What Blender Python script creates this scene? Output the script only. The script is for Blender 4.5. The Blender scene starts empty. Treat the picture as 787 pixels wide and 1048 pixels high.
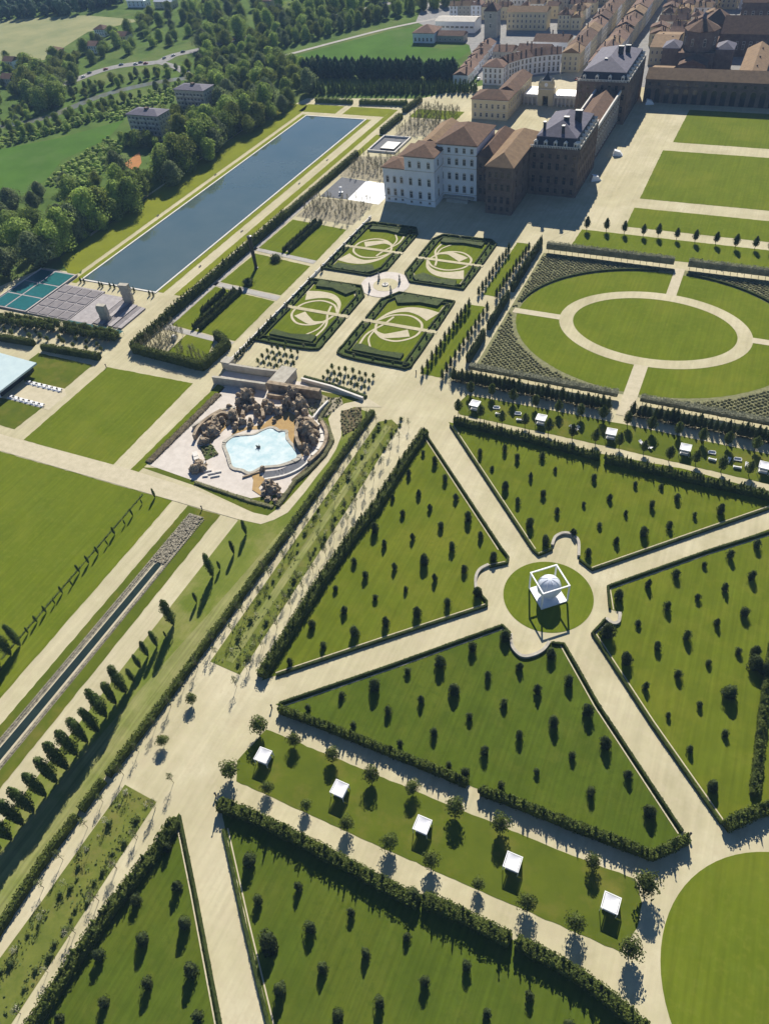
import bpy, math, random
from mathutils import Vector, Matrix, noise
rnd = random.Random(7)
SC = bpy.context.scene
COL = SC.collection
R = math.radians
# ------------------------------------------------------------------ camera model (garden frame: +Y runs along the garden's long axis)
H, FPX, PITCH, ROLL, HEAD = 180.0, 742.6, R(45.987), R(-7.0066), R(29.5624)
def rot(x, y, a): return (x*math.cos(a)-y*math.sin(a), x*math.sin(a)+y*math.cos(a))
def ray(px, py):
    x, y = rot((px-393.5)/FPX, -(py-524)/FPX, ROLL)
    cp, sp = math.cos(PITCH), math.sin(PITCH)
    gx, gy = rot(x, cp+y*sp, HEAD)
    return gx, gy, -sp+y*cp
def G(px, py, z=0.0):
    """photo pixel -> garden metres on the level z"""
    x, y, d = ray(px, py); t = (H-z)/-d
    return x*t, y*t
def CR(ox, oy, s, pts): return [(ox+p[0]/s, oy+p[1]/s)+tuple(p[2:]) for p in pts]
def GP(pts, z=0.0): return [G(p[0], p[1], z) for p in pts]
cr, sr, cp, sp = math.cos(ROLL), math.sin(ROLL), math.cos(PITCH), math.sin(PITCH)
Mz = Matrix.Rotation(HEAD, 3, 'Z')
vr, vu, vf = Mz@Vector((cr, sr*sp, sr*cp)), Mz@Vector((-sr, cr*sp, cr*cp)), Mz@Vector((0, cp, -sp))
cam = bpy.data.cameras.new('camera'); camo = bpy.data.objects.new('camera', cam); COL.objects.link(camo)
camo.matrix_world = Matrix(((vr.x, vu.x, -vf.x, 0), (vr.y, vu.y, -vf.y, 0), (vr.z, vu.z, -vf.z, H), (0, 0, 0, 1)))
cam.sensor_fit = 'HORIZONTAL'; cam.sensor_width = 36; cam.lens = 36*FPX/787; cam.clip_start = 1; cam.clip_end = 9000
SC.camera = camo
# ------------------------------------------------------------------ light
SUN_AZ, SUN_EL = R(107.2), R(35)
w = bpy.data.worlds.new('World'); SC.world = w; w.use_nodes = True
nt = w.node_tree; bg = nt.nodes['Background']; sky = nt.nodes.new('ShaderNodeTexSky'); sky.sky_type = 'NISHITA'
sky.sun_disc = False; sky.sun_elevation = SUN_EL; sky.sun_rotation = math.pi/2-SUN_AZ; sky.air_density = 0.9; sky.dust_density = 0.0; sky.ozone_density = 7
nt.links.new(sky.outputs[0], bg.inputs[0]); bg.inputs[1].default_value = 0.056
sl = bpy.data.lights.new('sun', 'SUN'); sl.energy = 5.0; sl.angle = R(0.5); sl.color = (1, .94, .82)
so = bpy.data.objects.new('sun', sl); COL.objects.link(so)
sdir = Vector((math.cos(SUN_EL)*math.cos(SUN_AZ), math.cos(SUN_EL)*math.sin(SUN_AZ), math.sin(SUN_EL)))
so.rotation_euler = (-sdir).to_track_quat('-Z', 'Y').to_euler(); so.location = (0, 300, 500)
SC.view_settings.view_transform = 'Standard'; SC.view_settings.look = 'None'; SC.view_settings.gamma = 1
SC.view_settings.exposure = 0.74
# ------------------------------------------------------------------ materials
def mat(name, base, dark=None, scale=.5, detail=4, rough=.85, spec=.15, rand=0, island=0, stripes=None, bump=0, contrast=(.35, .65), big=None, metal=0, trans=0):
    """noise mix of two colours; island/rand vary single leaves / single objects; stripes = (scale, amount) mowing bands; big = (scale, colour) large worn patches"""
    m = bpy.data.materials.new(name); m.use_nodes = True
    N, L = m.node_tree.nodes, m.node_tree.links
    b = N['Principled BSDF']; b.inputs['Roughness'].default_value = rough; b.inputs['Specular IOR Level'].default_value = spec; b.inputs['Metallic'].default_value = metal
    tc = N.new('ShaderNodeNewGeometry')
    def mix(fac, a, c):
        x = N.new('ShaderNodeMix'); x.data_type = 'RGBA'
        if isinstance(fac, float): x.inputs[0].default_value = fac
        else: L.new(fac, x.inputs[0])
        for v, i in ((a, 6), (c, 7)):
            if isinstance(v, tuple): x.inputs[i].default_value = v+(1,)
            else: L.new(v, x.inputs[i])
        return x.outputs[2]
    def nz(sc, det, lo, hi, vec=None):
        n = N.new('ShaderNodeTexNoise'); n.inputs['Scale'].default_value = sc; n.inputs['Detail'].default_value = det; n.inputs['Roughness'].default_value = .65
        L.new(vec or tc.outputs['Position'], n.inputs['Vector'])
        r = N.new('ShaderNodeMapRange'); r.inputs[1].default_value = lo; r.inputs[2].default_value = hi; L.new(n.outputs[0], r.inputs[0])
        return r.outputs[0], n
    col = base; nn = None
    if dark:
        f, nn = nz(scale, detail, *contrast); col = mix(f, dark, base)
    for bg_ in ([big] if big and not isinstance(big, list) else big or []):
        f, _ = nz(bg_[0], 6, .5, .72); col = mix(f, col, bg_[1])
    if stripes:
        mp = N.new('ShaderNodeMapping'); mp.inputs['Rotation'].default_value = (0, 0, stripes[2] if len(stripes) > 2 else 0); L.new(tc.outputs['Position'], mp.inputs[0])
        mp.inputs['Scale'].default_value = (stripes[0]*6, stripes[0]*.22, stripes[0])
        wv = N.new('ShaderNodeTexNoise'); wv.inputs['Scale'].default_value = 1; wv.inputs['Detail'].default_value = 3
        L.new(mp.outputs[0], wv.inputs[0])
        r = N.new('ShaderNodeMapRange'); r.inputs[3].default_value = 1-stripes[1]; r.inputs[4].default_value = 1+stripes[1]; r.inputs[1].default_value = .3; r.inputs[2].default_value = .7; L.new(wv.outputs[0], r.inputs[0])
        h = N.new('ShaderNodeHueSaturation'); L.new(r.outputs[0], h.inputs['Value'])
        if isinstance(col, tuple): h.inputs['Color'].default_value = col+(1,)
        else: L.new(col, h.inputs['Color'])
        col = h.outputs[0]
    for amount, src in ((island, tc.outputs['Random Per Island']), (rand, None)):
        if not amount: continue
        if src is None: src = N.new('ShaderNodeObjectInfo').outputs['Random']
        r = N.new('ShaderNodeMapRange'); r.inputs[3].default_value = 1-amount; r.inputs[4].default_value = 1+amount; L.new(src, r.inputs[0])
        h = N.new('ShaderNodeHueSaturation'); L.new(r.outputs[0], h.inputs['Value'])
        if isinstance(col, tuple): h.inputs['Color'].default_value = col+(1,)
        else: L.new(col, h.inputs['Color'])
        col = h.outputs[0]
    if isinstance(col, tuple): b.inputs['Base Color'].default_value = col+(1,)
    else: L.new(col, b.inputs['Base Color'])
    if trans:
        tr = N.new('ShaderNodeBsdfTranslucent'); ms = N.new('ShaderNodeMixShader'); ms.inputs[0].default_value = trans
        if isinstance(col, tuple): tr.inputs[0].default_value = col+(1,)
        else: L.new(col, tr.inputs[0])
        L.new(b.outputs[0], ms.inputs[1]); L.new(tr.outputs[0], ms.inputs[2]); L.new(ms.outputs[0], N['Material Output'].inputs[0])
    if bump and nn:
        bp = N.new('ShaderNodeBump'); bp.inputs['Strength'].default_value = bump; bp.inputs['Distance'].default_value = .3; L.new(nn.outputs[0], bp.inputs['Height']); L.new(bp.outputs[0], b.inputs['Normal'])
    return m
M = {}
M['field'] = mat('rough_ground', (.10, .155, .035), (.06, .1, .025), .05, 8, 1, .02, big=[(.012, (.15, .17, .06)), (.06, (.085, .14, .03))])
M['meadow'] = mat('meadow_green', (.075, .15, .025), (.055, .115, .02), .03, 7, 1, .02, big=(.02, (.09, .145, .04)))
M['dryfield'] = mat('dry_field', (.30, .29, .15), (.2, .22, .11), .02, 7, 1, .02)
M['gravel'] = mat('gravel', (.485, .44, .285), (.39, .35, .22), .07, 9, 1, .03, stripes=(.12, .07, -.15), big=[(.045, (.54, .49, .34)), (.16, (.44, .385, .255)), (.021, (.53, .475, .33)), (.6, (.455, .40, .27))])
M['gravel2'] = mat('pale_gravel', (.53, .47, .34), (.45, .4, .28), .4, 6, 1, .03)
M['greypath'] = mat('grey_path', (.42, .40, .37), (.34, .32, .29), .3, 6, 1, .03)
M['lawn'] = mat('lawn', (.125, .155, .013), (.095, .128, .01), .06, 9, 1, .02, stripes=(.16, .1, .6), contrast=(.3, .7), big=[(.03, (.145, .162, .018)), (.17, (.11, .145, .014)), (.5, (.135, .158, .018))])
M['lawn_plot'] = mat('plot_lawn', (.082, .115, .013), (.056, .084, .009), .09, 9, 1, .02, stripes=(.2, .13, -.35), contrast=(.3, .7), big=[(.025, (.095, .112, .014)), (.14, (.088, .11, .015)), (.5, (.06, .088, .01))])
M['lawn_plot2'] = mat('plot_lawn_yellower', (.116, .146, .014), (.088, .112, .01), .09, 9, 1, .02, stripes=(.2, .12, -.35), contrast=(.3, .7), big=[(.025, (.15, .158, .018)), (.14, (.132, .146, .017)), (.5, (.102, .126, .011))])  # lighter, yellower grass of plots A to C
M['lawn_pale'] = mat('pool_lawn', (.185, .205, .02), (.15, .17, .018), .1, 8, 1, .02)
M['lawn_strip'] = mat('strip_lawn', (.10, .125, .014), (.075, .1, .012), .12, 9, 1, .02, big=(.09, (.15, .14, .03)))
M['slope'] = mat('mown_slope', (.165, .19, .04), (.115, .15, .024), .1, 8, 1, .02, big=(.05, (.235, .22, .085)), stripes=(.3, .06, 0))
M['straw'] = mat('straw_verge', (.25, .245, .10), (.16, .185, .05), .1, 8, 1, .02, stripes=(.2, .25, 0))
M['flowerbed'] = mat('wild_bed', (.15, .168, .035), (.105, .13, .025), .25, 9, 1, .02, big=[(.12, (.165, .155, .045)), (.35, (.09, .12, .02))])
M['soil'] = mat('soil', (.17, .135, .08), (.1, .085, .05), .6, 6, 1, .02)
M['bedsoil'] = mat('pale_soil', (.36, .32, .23), (.2, .18, .13), .8, 6, 1, .02)
M['bedground'] = mat('bed_ground', (.25, .24, .135), (.15, .155, .075), .7, 6, 1, .02)
M['bedgreen'] = mat('ground_ivy', (.09, .115, .035), (.045, .07, .022), .9, 6, 1, .02)
LEAF = dict(scale=.35, detail=3, rough=.75, spec=.12, trans=.4)
M['hedge'] = mat('hedge_leaf', (.125, .155, .03), (.065, .09, .02), island=.45, **LEAF)
M['boxhedge'] = mat('box_leaf', (.085, .115, .028), (.048, .07, .02), island=.4, **LEAF)
M['conifer'] = mat('conifer_leaf', (.085, .11, .034), (.042, .06, .022), island=.4, rand=.2, **LEAF)
M['conifer2'] = mat('cypress_leaf', (.12, .17, .04), (.06, .095, .026), island=.45, rand=.15, **LEAF)
M['tree'] = mat('tree_leaf', (.125, .155, .034), (.07, .095, .024), island=.45, rand=.2, **LEAF)
M['forest'] = mat('forest_leaf', (.28, .36, .075), (.16, .225, .05), island=.45, rand=.38, **LEAF)
M['forest2'] = mat('willow_leaf', (.2, .24, .1), (.12, .16, .07), island=.4, rand=.25, **LEAF)
M['forest3'] = mat('yellowish_leaf', (.215, .25, .05), (.12, .15, .03), island=.4, rand=.25, **LEAF)
M['darkwood'] = mat('dark_wood_leaf', (.06, .11, .052), (.03, .062, .036), island=.4, rand=.2, **LEAF)
M['young'] = mat('young_leaf', (.13, .165, .05), (.08, .11, .03), island=.4, rand=.2, **LEAF)
M['pleach'] = mat('pleached_leaf', (.28, .285, .2), (.17, .18, .125), island=.4, **LEAF)
M['blossom'] = mat('pale_blossom', (.5, .47, .36), (.25, .27, .14), island=.3, **LEAF)
M['shrub'] = mat('bed_shrub', (.31, .3, .16), (.2, .2, .1), island=.4, **LEAF)
M['bark'] = mat('bark', (.12, .09, .065), (.06, .045, .035), 2, 4, 1, .05)
M['twig'] = mat('bare_twig', (.17, .14, .09), (.1, .085, .06), 1, 3, 1, .05)
M['white'] = mat('white_paint', (.8, .8, .8), (.74, .74, .75), .6, 4, .5, .3)
M['canvas'] = mat('white_canvas', (.8, .79, .8), (.74, .73, .76), .7, 3, .9, .1)
M['cushion'] = mat('pale_cushion', (.66, .64, .62), None, rough=.95)
M['darkmetal'] = mat('dark_metal', (.04, .04, .045), (.025, .025, .03), 1, 3, .45, .4)
M['stone'] = mat('stone', (.46, .43, .36), (.34, .31, .26), .5, 7, .95, .08)
M['stonewhite'] = mat('white_stone', (.68, .65, .6), (.58, .55, .5), .4, 6, .9, .1)
M['rock'] = mat('tufa_rock', (.42, .335, .24), (.17, .135, .095), .5, 9, 1, .03, bump=.6)
M['sandpave'] = mat('ochre_paving', (.42, .29, .13), (.34, .22, .1), .4, 6, .95, .05)
M['whitepave'] = mat('pale_pink_paving', (.6, .545, .49), (.5, .45, .4), .25, 6, .9, .08)
M['rubble'] = mat('rubble', (.37, .33, .25), (.13, .12, .09), 1.2, 5, 1, .05, bump=.5)
M['plaster'] = mat('white_plaster', (.8, .8, .8), (.7, .7, .71), .15, 7, .9, .05)
M['cream'] = mat('cream_plaster', (.62, .54, .36), (.54, .46, .3), .15, 7, .9, .05)
M['brick'] = mat('old_brick', (.2, .15, .12), (.12, .09, .075), .35, 9, .95, .05)
M['roof'] = mat('brown_tiles', (.17, .105, .07), (.105, .067, .048), .5, 8, .9, .08, stripes=(1.2, .12, 0))
M['rooftan'] = mat('tan_tiles', (.27, .185, .11), (.19, .125, .075), .4, 8, .9, .08)
M['redroof'] = mat('red_tiles', (.2, .125, .09), (.13, .085, .065), .4, 8, .9, .08, rand=.25)
M['slate'] = mat('dark_slate', (.035, .04, .055), (.02, .024, .035), .6, 6, .5, .3)
M['slatepale'] = mat('pale_slate', (.145, .135, .17), (.1, .095, .125), .4, 6, .75, .1)
M['trim'] = mat('pale_trim', (.6, .56, .5), (.5, .46, .4), .5, 4, .9, .08)
M['glass'] = mat('dark_glass', (.02, .024, .03), None, rough=.12, spec=.6)
M['teal'] = mat('teal_basin', (.01, .13, .13), (.006, .09, .095), .8, 5, .35, .4, stripes=(.9, .1, 0))
M['mauve'] = mat('mauve_deck', (.24, .22, .225), (.17, .155, .16), .6, 6, .8, .1, stripes=(1.1, .12, 0))
M['mauve2'] = mat('mauve_planks', (.4, .37, .365), (.29, .265, .265), .6, 6, .8, .1)
M['asphalt'] = mat('asphalt', (.3, .29, .28), (.22, .215, .21), .3, 5, 1, .05)
M['slab'] = mat('grey_slabs', (.13, .135, .15), (.1, .105, .12), .5, 5, .8, .1)
M['metalroof'] = mat('pale_metal_roof', (.5, .6, .6), (.45, .55, .56), .3, 3, .4, .4)
M['orange'] = mat('orange_clay', (.42, .2, .08), (.33, .16, .07), .3, 5, 1, .03)
M['water'] = mat('pool_water', (.085, .115, .105), (.062, .095, .09), .025, 6, .03, 1.0)
M['canal'] = mat('canal_water', (.022, .036, .03), (.014, .026, .024), .3, 3, .1, .25)
M['river'] = mat('river_water', (.14, .145, .11), (.09, .1, .075), .05, 5, .35, .2)
M['fountain'] = mat('pale_blue_water', (.62, .7, .7), (.42, .57, .6), .22, 9, .15, .4, contrast=(.38, .62))
M['steel'] = mat('pale_steel', (.62, .66, .74), None, rough=.3, spec=.5)
CARC = [mat('car_paint', c, None, rough=.35, spec=.5) for c in ((.7, .7, .72), (.05, .06, .08), (.35, .05, .04), (.2, .24, .3))]
# ------------------------------------------------------------------ mesh building
class MB:
    def __init__(s): s.v, s.f, s.m = [], [], []
    def add(s, vs, fs, m=0):
        o = len(s.v); s.v += [tuple(p) for p in vs]
        for f in fs: s.f.append(tuple(i+o for i in f)); s.m.append(m)
    def box(s, x0, x1, y0, y1, z0, z1, m=0):
        s.add([(x0, y0, z0), (x1, y0, z0), (x1, y1, z0), (x0, y1, z0), (x0, y0, z1), (x1, y0, z1), (x1, y1, z1), (x0, y1, z1)],
              [(3, 2, 1, 0), (4, 5, 6, 7), (0, 1, 5, 4), (1, 2, 6, 5), (2, 3, 7, 6), (3, 0, 4, 7)], m)
    def tube(s, a, b, r0, r1=None, n=6, m=0):
        a, b = Vector(a), Vector(b); r1 = r0 if r1 is None else r1
        d = (b-a).normalized(); p = d.orthogonal().normalized(); q = d.cross(p)
        vs = [c+r*(p*math.cos(t)+q*math.sin(t)) for c, r in ((a, r0), (b, r1)) for t in [2*math.pi*i/n for i in range(n)]]
        s.add(vs, [(i, (i+1) % n, n+(i+1) % n, n+i) for i in range(n)]+[tuple(range(n-1, -1, -1)), tuple(range(n, 2*n))], m)
    def prism(s, pts, z0, z1, m=0, top=None):
        n = len(pts)
        ar = sum(pts[i][0]*pts[(i+1) % n][1]-pts[(i+1) % n][0]*pts[i][1] for i in range(n))
        if ar < 0: pts = pts[::-1]
        s.add([(p[0], p[1], z0) for p in pts]+[(p[0], p[1], z1) for p in pts],
              [(i, (i+1) % n, n+(i+1) % n, n+i) for i in range(n)]+[tuple(range(n-1, -1, -1))], m)
        s.add([(p[0], p[1], z1) for p in pts], [tuple(range(n))], m if top is None else top)
    def lathe(s, prof, n=12, c=(0, 0), m=0, jit=0, seed=0):
        k = len(prof); vs = []
        for j, (r, z) in enumerate(prof):
            for i in range(n):
                a = 2*math.pi*i/n; q = 1
                if jit: q = 1+jit*noise.noise(Vector((math.cos(a)*1.3, math.sin(a)*1.3, j*.6+seed*7.7)))
                vs.append((c[0]+r*q*math.cos(a), c[1]+r*q*math.sin(a), z))
        s.add(vs, [(j*n+i, j*n+(i+1) % n, (j+1)*n+(i+1) % n, (j+1)*n+i) for j in range(k-1) for i in range(n)]+[tuple(range(n-1, -1, -1)), tuple(range((k-1)*n, k*n))], m)
    def leaf(s, p, nrm, size, m=0, rg=rnd):
        d = Vector(nrm)+Vector((rg.uniform(-1, 1), rg.uniform(-1, 1), rg.uniform(-1, 1)))*.8
        if d.length < 1e-3: d = Vector((0, 0, 1))
        d.normalize(); a = d.orthogonal().normalized(); b = d.cross(a)
        t = rg.uniform(0, 6.3); a, b = a*math.cos(t)+b*math.sin(t), b*math.cos(t)-a*math.sin(t)
        p = Vector(p); sz = size*rg.uniform(.6, 1.25)
        s.add([p-a*sz*.5, p-b*sz*.33, p+a*sz*.5, p+b*sz*.33], [(0, 1, 2, 3)], m)
    def mesh(s, name, mats, smooth=False):
        me = bpy.data.meshes.new(name); me.from_pydata(s.v, [], s.f)
        for q in (mats if isinstance(mats, (list, tuple)) else [mats]): me.materials.append(M[q] if isinstance(q, str) else q)
        if len(me.materials) > 1: me.polygons.foreach_set('material_index', s.m)
        if smooth: me.polygons.foreach_set('use_smooth', [True]*len(me.polygons))
        me.update(); return me
def obj(name, data=None, parent=None, loc=None, rz=0, scale=None):
    o = bpy.data.objects.new(name, data); COL.objects.link(o)
    if parent: o.parent = parent
    if loc: o.location = loc
    if rz: o.rotation_euler = (0, 0, rz)
    if scale: o.scale = scale if isinstance(scale, (tuple, list)) else (scale,)*3
    return o
def tag(o, label, cat, group=None, kind=None):
    o['label'] = label; o['category'] = cat
    if group: o['group'] = group
    if kind: o['kind'] = kind
    return o
ONES = 'first second third fourth fifth sixth seventh eighth ninth tenth eleventh twelfth thirteenth fourteenth fifteenth sixteenth seventeenth eighteenth nineteenth'.split()
TENS = ['', '', 'twenty', 'thirty', 'forty', 'fifty', 'sixty', 'seventy', 'eighty', 'ninety']
TTH = ['', '', 'twentieth', 'thirtieth', 'fortieth', 'fiftieth', 'sixtieth', 'seventieth', 'eightieth', 'ninetieth']
def words_ok(s): return 4 <= len(s.split()) <= 16
def ORD(i):
    """1 -> first"""
    if i >= 100: return 'hundredth' if i == 100 else 'hundred-and-'+ORD(i-100)
    if i < 20: return ONES[i-1]
    return TTH[i//10] if i % 10 == 0 else TENS[i//10]+'-'+ONES[i % 10-1]
def copy_thing(root, loc, rz=0, scale=1.0):
    r = root.copy(); COL.objects.link(r); r.location = loc; r.rotation_euler = (0, 0, rz); r.scale = (scale,)*3
    for ch in root.children:
        c = ch.copy(); COL.objects.link(c); c.parent = r
        for g in ch.children:
            d = g.copy(); COL.objects.link(d); d.parent = c
    return r
# ------------------------------------------------------------------ ground sheets
def sheet(name, pts, z, m, label, cat, kind='structure'):
    b = MB(); n = len(pts)
    ar = sum(pts[i][0]*pts[(i+1) % n][1]-pts[(i+1) % n][0]*pts[i][1] for i in range(n))
    if ar < 0: pts = pts[::-1]
    b.add([(p[0], p[1], z) for p in pts], [tuple(range(n))])
    return tag(obj(name, b.mesh(name, m)), label, cat, kind=kind)
def rect(u0, u1, v0, v1): return [(u0, v0), (u1, v0), (u1, v1), (u0, v1)]
def ell(cx, cy, a, b, n=72, t0=0, t1=2*math.pi): return [(cx+a*math.cos(t0+(t1-t0)*i/n), cy+b*math.sin(t0+(t1-t0)*i/n)) for i in range(n)]
def strip(pts, wd):
    """outline of a band along a polyline; wd a width or one per point"""
    n = len(pts); L, Rr = [], []
    for i, p in enumerate(pts):
        a, b = pts[max(i-1, 0)], pts[min(i+1, n-1)]
        dx, dy = b[0]-a[0], b[1]-a[1]; l = math.hypot(dx, dy) or 1
        q = (wd[i] if isinstance(wd, (list, tuple)) else wd)/2
        L.append((p[0]-dy/l*q, p[1]+dx/l*q)); Rr.append((p[0]+dy/l*q, p[1]-dx/l*q))
    return L+Rr[::-1]
def smooth(pts, k=6):
    out = []
    for i in range(len(pts)-1):
        p0, p1, p2, p3 = pts[max(i-1, 0)], pts[i], pts[i+1], pts[min(i+2, len(pts)-1)]
        for j in range(k):
            t = j/k
            out.append(tuple(.5*(2*p1[c]+(p2[c]-p0[c])*t+(2*p0[c]-5*p1[c]+4*p2[c]-p3[c])*t*t+(3*p1[c]-p0[c]-3*p2[c]+p3[c])*t**3) for c in range(2)))
    return out+[pts[-1]]
def inside(p, poly):
    x, y = p; c = False; n = len(poly)
    for i in range(n):
        (x0, y0), (x1, y1) = poly[i], poly[(i+1) % n]
        if (y0 > y) != (y1 > y) and x < (x1-x0)*(y-y0)/(y1-y0)+x0: c = not c
    return c
def fill(poly, d, rg, tries=4000, most=400):
    xs, ys = [p[0] for p in poly], [p[1] for p in poly]; out = []
    for _ in range(tries):
        p = (rg.uniform(min(xs), max(xs)), rg.uniform(min(ys), max(ys)))
        if inside(p, poly) and all((p[0]-q[0])**2+(p[1]-q[1])**2 > d*d for q in out): out.append(p)
        if len(out) >= most: break
    return out
#@@PARTS@@
# ================================================================== GROUND
ZG, ZL, ZP, ZB = .05, .10, .15, .20
sheet('ground', rect(-4000, 4000, -1500, 5000), 0, 'field', 'rough green ground stretching to the horizon', 'ground')
sheet('gravel_court', [(-360, 215), (-343, 258), (-316, 258), (-345, 300), (-345, 470), (-330, 540), (-240, 552), (-190, 600), (-140, 650), (-80, 600), (90, 600), (160, 300), (160, -60), (-260, -60), (-260, 100), (-420, 180)], ZG, 'gravel',
      'pale beige gravel of the garden paths and squares', 'gravel')
def ragged(pts, step=1.6, amp=.14):
    out = []; n = len(pts)
    for i in range(n):
        a, b_ = pts[i], pts[(i+1) % n]; l = math.hypot(b_[0]-a[0], b_[1]-a[1]); k = min(160, max(1, int(l/step)))
        dx, dy = ((b_[0]-a[0])/l, (b_[1]-a[1])/l) if l else (0, 0)
        for j in range(k):
            t = j/k; q = rnd.uniform(-amp, amp) if j else 0; out.append((a[0]+(b_[0]-a[0])*t-dy*q, a[1]+(b_[1]-a[1])*t+dx*q))
    return out
def lawn(pts, m, label, z=ZL):
    pts = ragged(pts); return sheet('lawn', pts, z, m, label, 'lawn')
C0, C1, C2, C5 = (0, 340, 3.935), (0, 500, 3.279), (0, 680, 3.935), (0, 848, 3.935)
# left gardens
lawn([(-400, 129), (-250, 129), (-161, 130), (-160, -60), (-400, -60)], 'lawn', 'large plain lawn at the left edge below the promenade')
lawn(rect(-154, -140, -60, 130), 'lawn_strip', 'narrow lawn with a stone bed and straight water channel')
OUT_ = GP([(243, 531.5), (267, 536.7), (281, 532), (294.7, 524.7), (312, 504), (324, 488), (336, 473), (344, 460), (349.5, 446), (349.5, 427), (354, 420), (363, 416.6), (390.7, 416.6)])
IN_ = GP([(240, 519), (260, 525), (274, 528), (291, 516), (308, 497), (320, 483), (332, 470), (341, 449), (338, 437), (336, 428.6), (342, 419), (353, 413), (377, 408)])
sheet('lawn', OUT_[:-1]+[(-113.5, 199), (-113.6, 128), (-114.6, 62), (-115.4, 37), (-116, 5), (-120, -60), (-133, -60), (-132.5, 130)], ZL, 'slope', 'mown pale green slope beside the long dark hedge', 'lawn')
sheet('straw_verge', [(-113.7, 120), (-114.6, 62), (-115.4, 37), (-116, 5), (-120, -60), (-130, -60), (-127.5, 5), (-125.5, 37), (-123, 62), (-118.5, 100), (-115, 135)], ZP, 'straw', 'dry straw coloured verge along the long hedge', 'verge')
lawn([(-242, 138), (-242, 191), (-196, 193), (-195.5, 137.5)], 'lawn', 'square lawn left of the grotto fountain')
lawn([(-270, 168), (-250, 171.5), (-250, 190), (-283, 190), (-283, 178)], 'lawn_strip', 'small dark lawn right of the flat roofed pavilion')
lawn([(-330, 142), (-251, 142), (-250, 157), (-270, 157), (-330, 157)], 'lawn_strip', 'small lawn in front of the flat roofed pavilion')
lawn([(-187, 138), (-183, 138), (-180.5, 195), (-185, 196)], 'lawn', 'thin grass verge beside the fountain walls')
# canal bed
sheet('rubble_bed', [(-151.2, 127), (-145, 127), (-144, 104), (-143.8, 56), (-143.8, -60), (-151, -60), (-151, 56)], ZP, 'rubble', 'bed of grey stones along the water channel', 'stone bed')
sheet('water_channel', [(-148.3, 103), (-147.6, 104.4), (-146.6, 104.4), (-146, 103), (-145.7, -60), (-148.9, -60)], ZB, 'canal', 'straight narrow channel of dark still water', 'water')
sheet('canal_edge', [(-145.9, 103), (-145.2, 103), (-144.9, -60), (-145.65, -60)], ZB+.03, 'gravel2', 'pale cream edge along the water channel, right side', 'edging')
sheet('canal_edge', [(-148.75, 103), (-148.4, 103), (-148.95, -60), (-149.3, -60)], ZB+.03, 'gravel2', 'thin pale edge along the water channel, left side', 'edging')
b = MB(); rg = random.Random(77)
for i in range(230):
    v = 126-i*.8
    for u in (-150.6, -149.8, -144.3):
        b.box(u-.22+rg.uniform(-.06, .06), u+.22, v-.26, v+.2+rg.uniform(-.05, .05), .15, .32)
for i in range(900):
    u, v = rg.uniform(-150.8, -145.3), rg.uniform(104, 126.5); q = rg.uniform(.14, .32); b.box(u-q, u+q, v-q*.8, v+q*.8, .15, .15+q*1.2)
tag(obj('edging_stones', b.mesh('edging_stones', 'rubble')), 'rows and heaps of pale stones along the water channel', 'stones', kind='stuff')
# long bed with young trees
sheet('flower_bed', [(-109, 78), (-98.3, 77.5), (-98.6, 150), (-99.5, 195), (-104, 198), (-108.4, 195)], ZL, 'flowerbed', 'long wild flower strip between two pale paths, far part', 'flower bed')
sheet('flower_bed', [(-109, 38), (-98.3, 37.5), (-98.3, -60), (-112, -60), (-109.5, 8)], ZL, 'flowerbed', 'wild flower strip in the lower left corner', 'flower bed')
sheet('worn_track', [(-105, 80), (-102.3, 80), (-102.4, 194), (-105, 194)], ZP, 'straw', 'dry trodden track along the middle of the flower strip', 'track')
# triangular plots
A_ = [(436.4, 444), (513.4, 560), (520, 569), (519, 577), (500, 579), (489, 590), (487, 602), (497, 612), (497, 619), (400, 651), (268, 697), (330, 600), (386, 523)]
B_ = [(459, 432), (545, 560), (550, 566), (565, 560), (568, 551), (582, 547), (593, 556), (592, 573), (606, 582), (723, 540), (812, 511), (700, 480), (613, 464)]
C_ = [(622.6, 600), (723, 564), (830, 527), (830, 810), (772, 826), (738, 843), (666, 740), (606, 649), (619, 634), (634, 640), (637, 628), (625, 624)]
D_ = [(282, 721), (400, 682), (515, 639), (523, 647), (524, 662), (537, 673), (556, 666), (562, 658), (577, 658), (612, 720), (698, 853), (668, 876), (580, 842), (484, 806), (380, 762)]
E_ = [(226, 824), (383, 893), (524, 962), (600, 1001), (662, 1050), (700, 1120), (300, 1130), (276, 1048), (230.5, 849)]
F_ = [(183.5, 832), (200, 912), (226.7, 1048), (240, 1110), (20, 1110), (45, 1048), (120, 925)]
PLOT = {'A': ('left of the white cube pavilion', A_), 'B': ('above the white cube pavilion', B_), 'C': ('right of the white cube pavilion', C_),
        'D': ('below the white cube pavilion', D_), 'E': ('in the bottom middle lawn', E_), 'F': ('in the bottom left corner', F_)}
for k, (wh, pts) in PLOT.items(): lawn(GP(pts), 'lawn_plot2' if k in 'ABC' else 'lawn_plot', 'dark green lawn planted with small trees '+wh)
lawn(GP([(272.6, 747), (578, 873), (650, 900), (657, 925), (652, 950), (635, 975), (400, 872), (242, 800), (243, 779)]), 'lawn_strip', 'long lawn with five white day beds')
lawn(GP([(478, 404), (560, 419), (632, 433), (647, 436), (830, 474), (830, 506), (640, 461), (470, 424), (468, 414)]), 'lawn_strip', 'long lawn with white canopies and garden seats by the conifers')
cx, cy = G(575.5, 610.8); rr = (G(412, 610)[0], G(657, 610)[0])
PAVC = G(561, 611)
g1, g2, g3, g4 = G(515.2, 610.9), G(606.9, 610.9), G(561, 574), G(561, 647.2)
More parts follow.
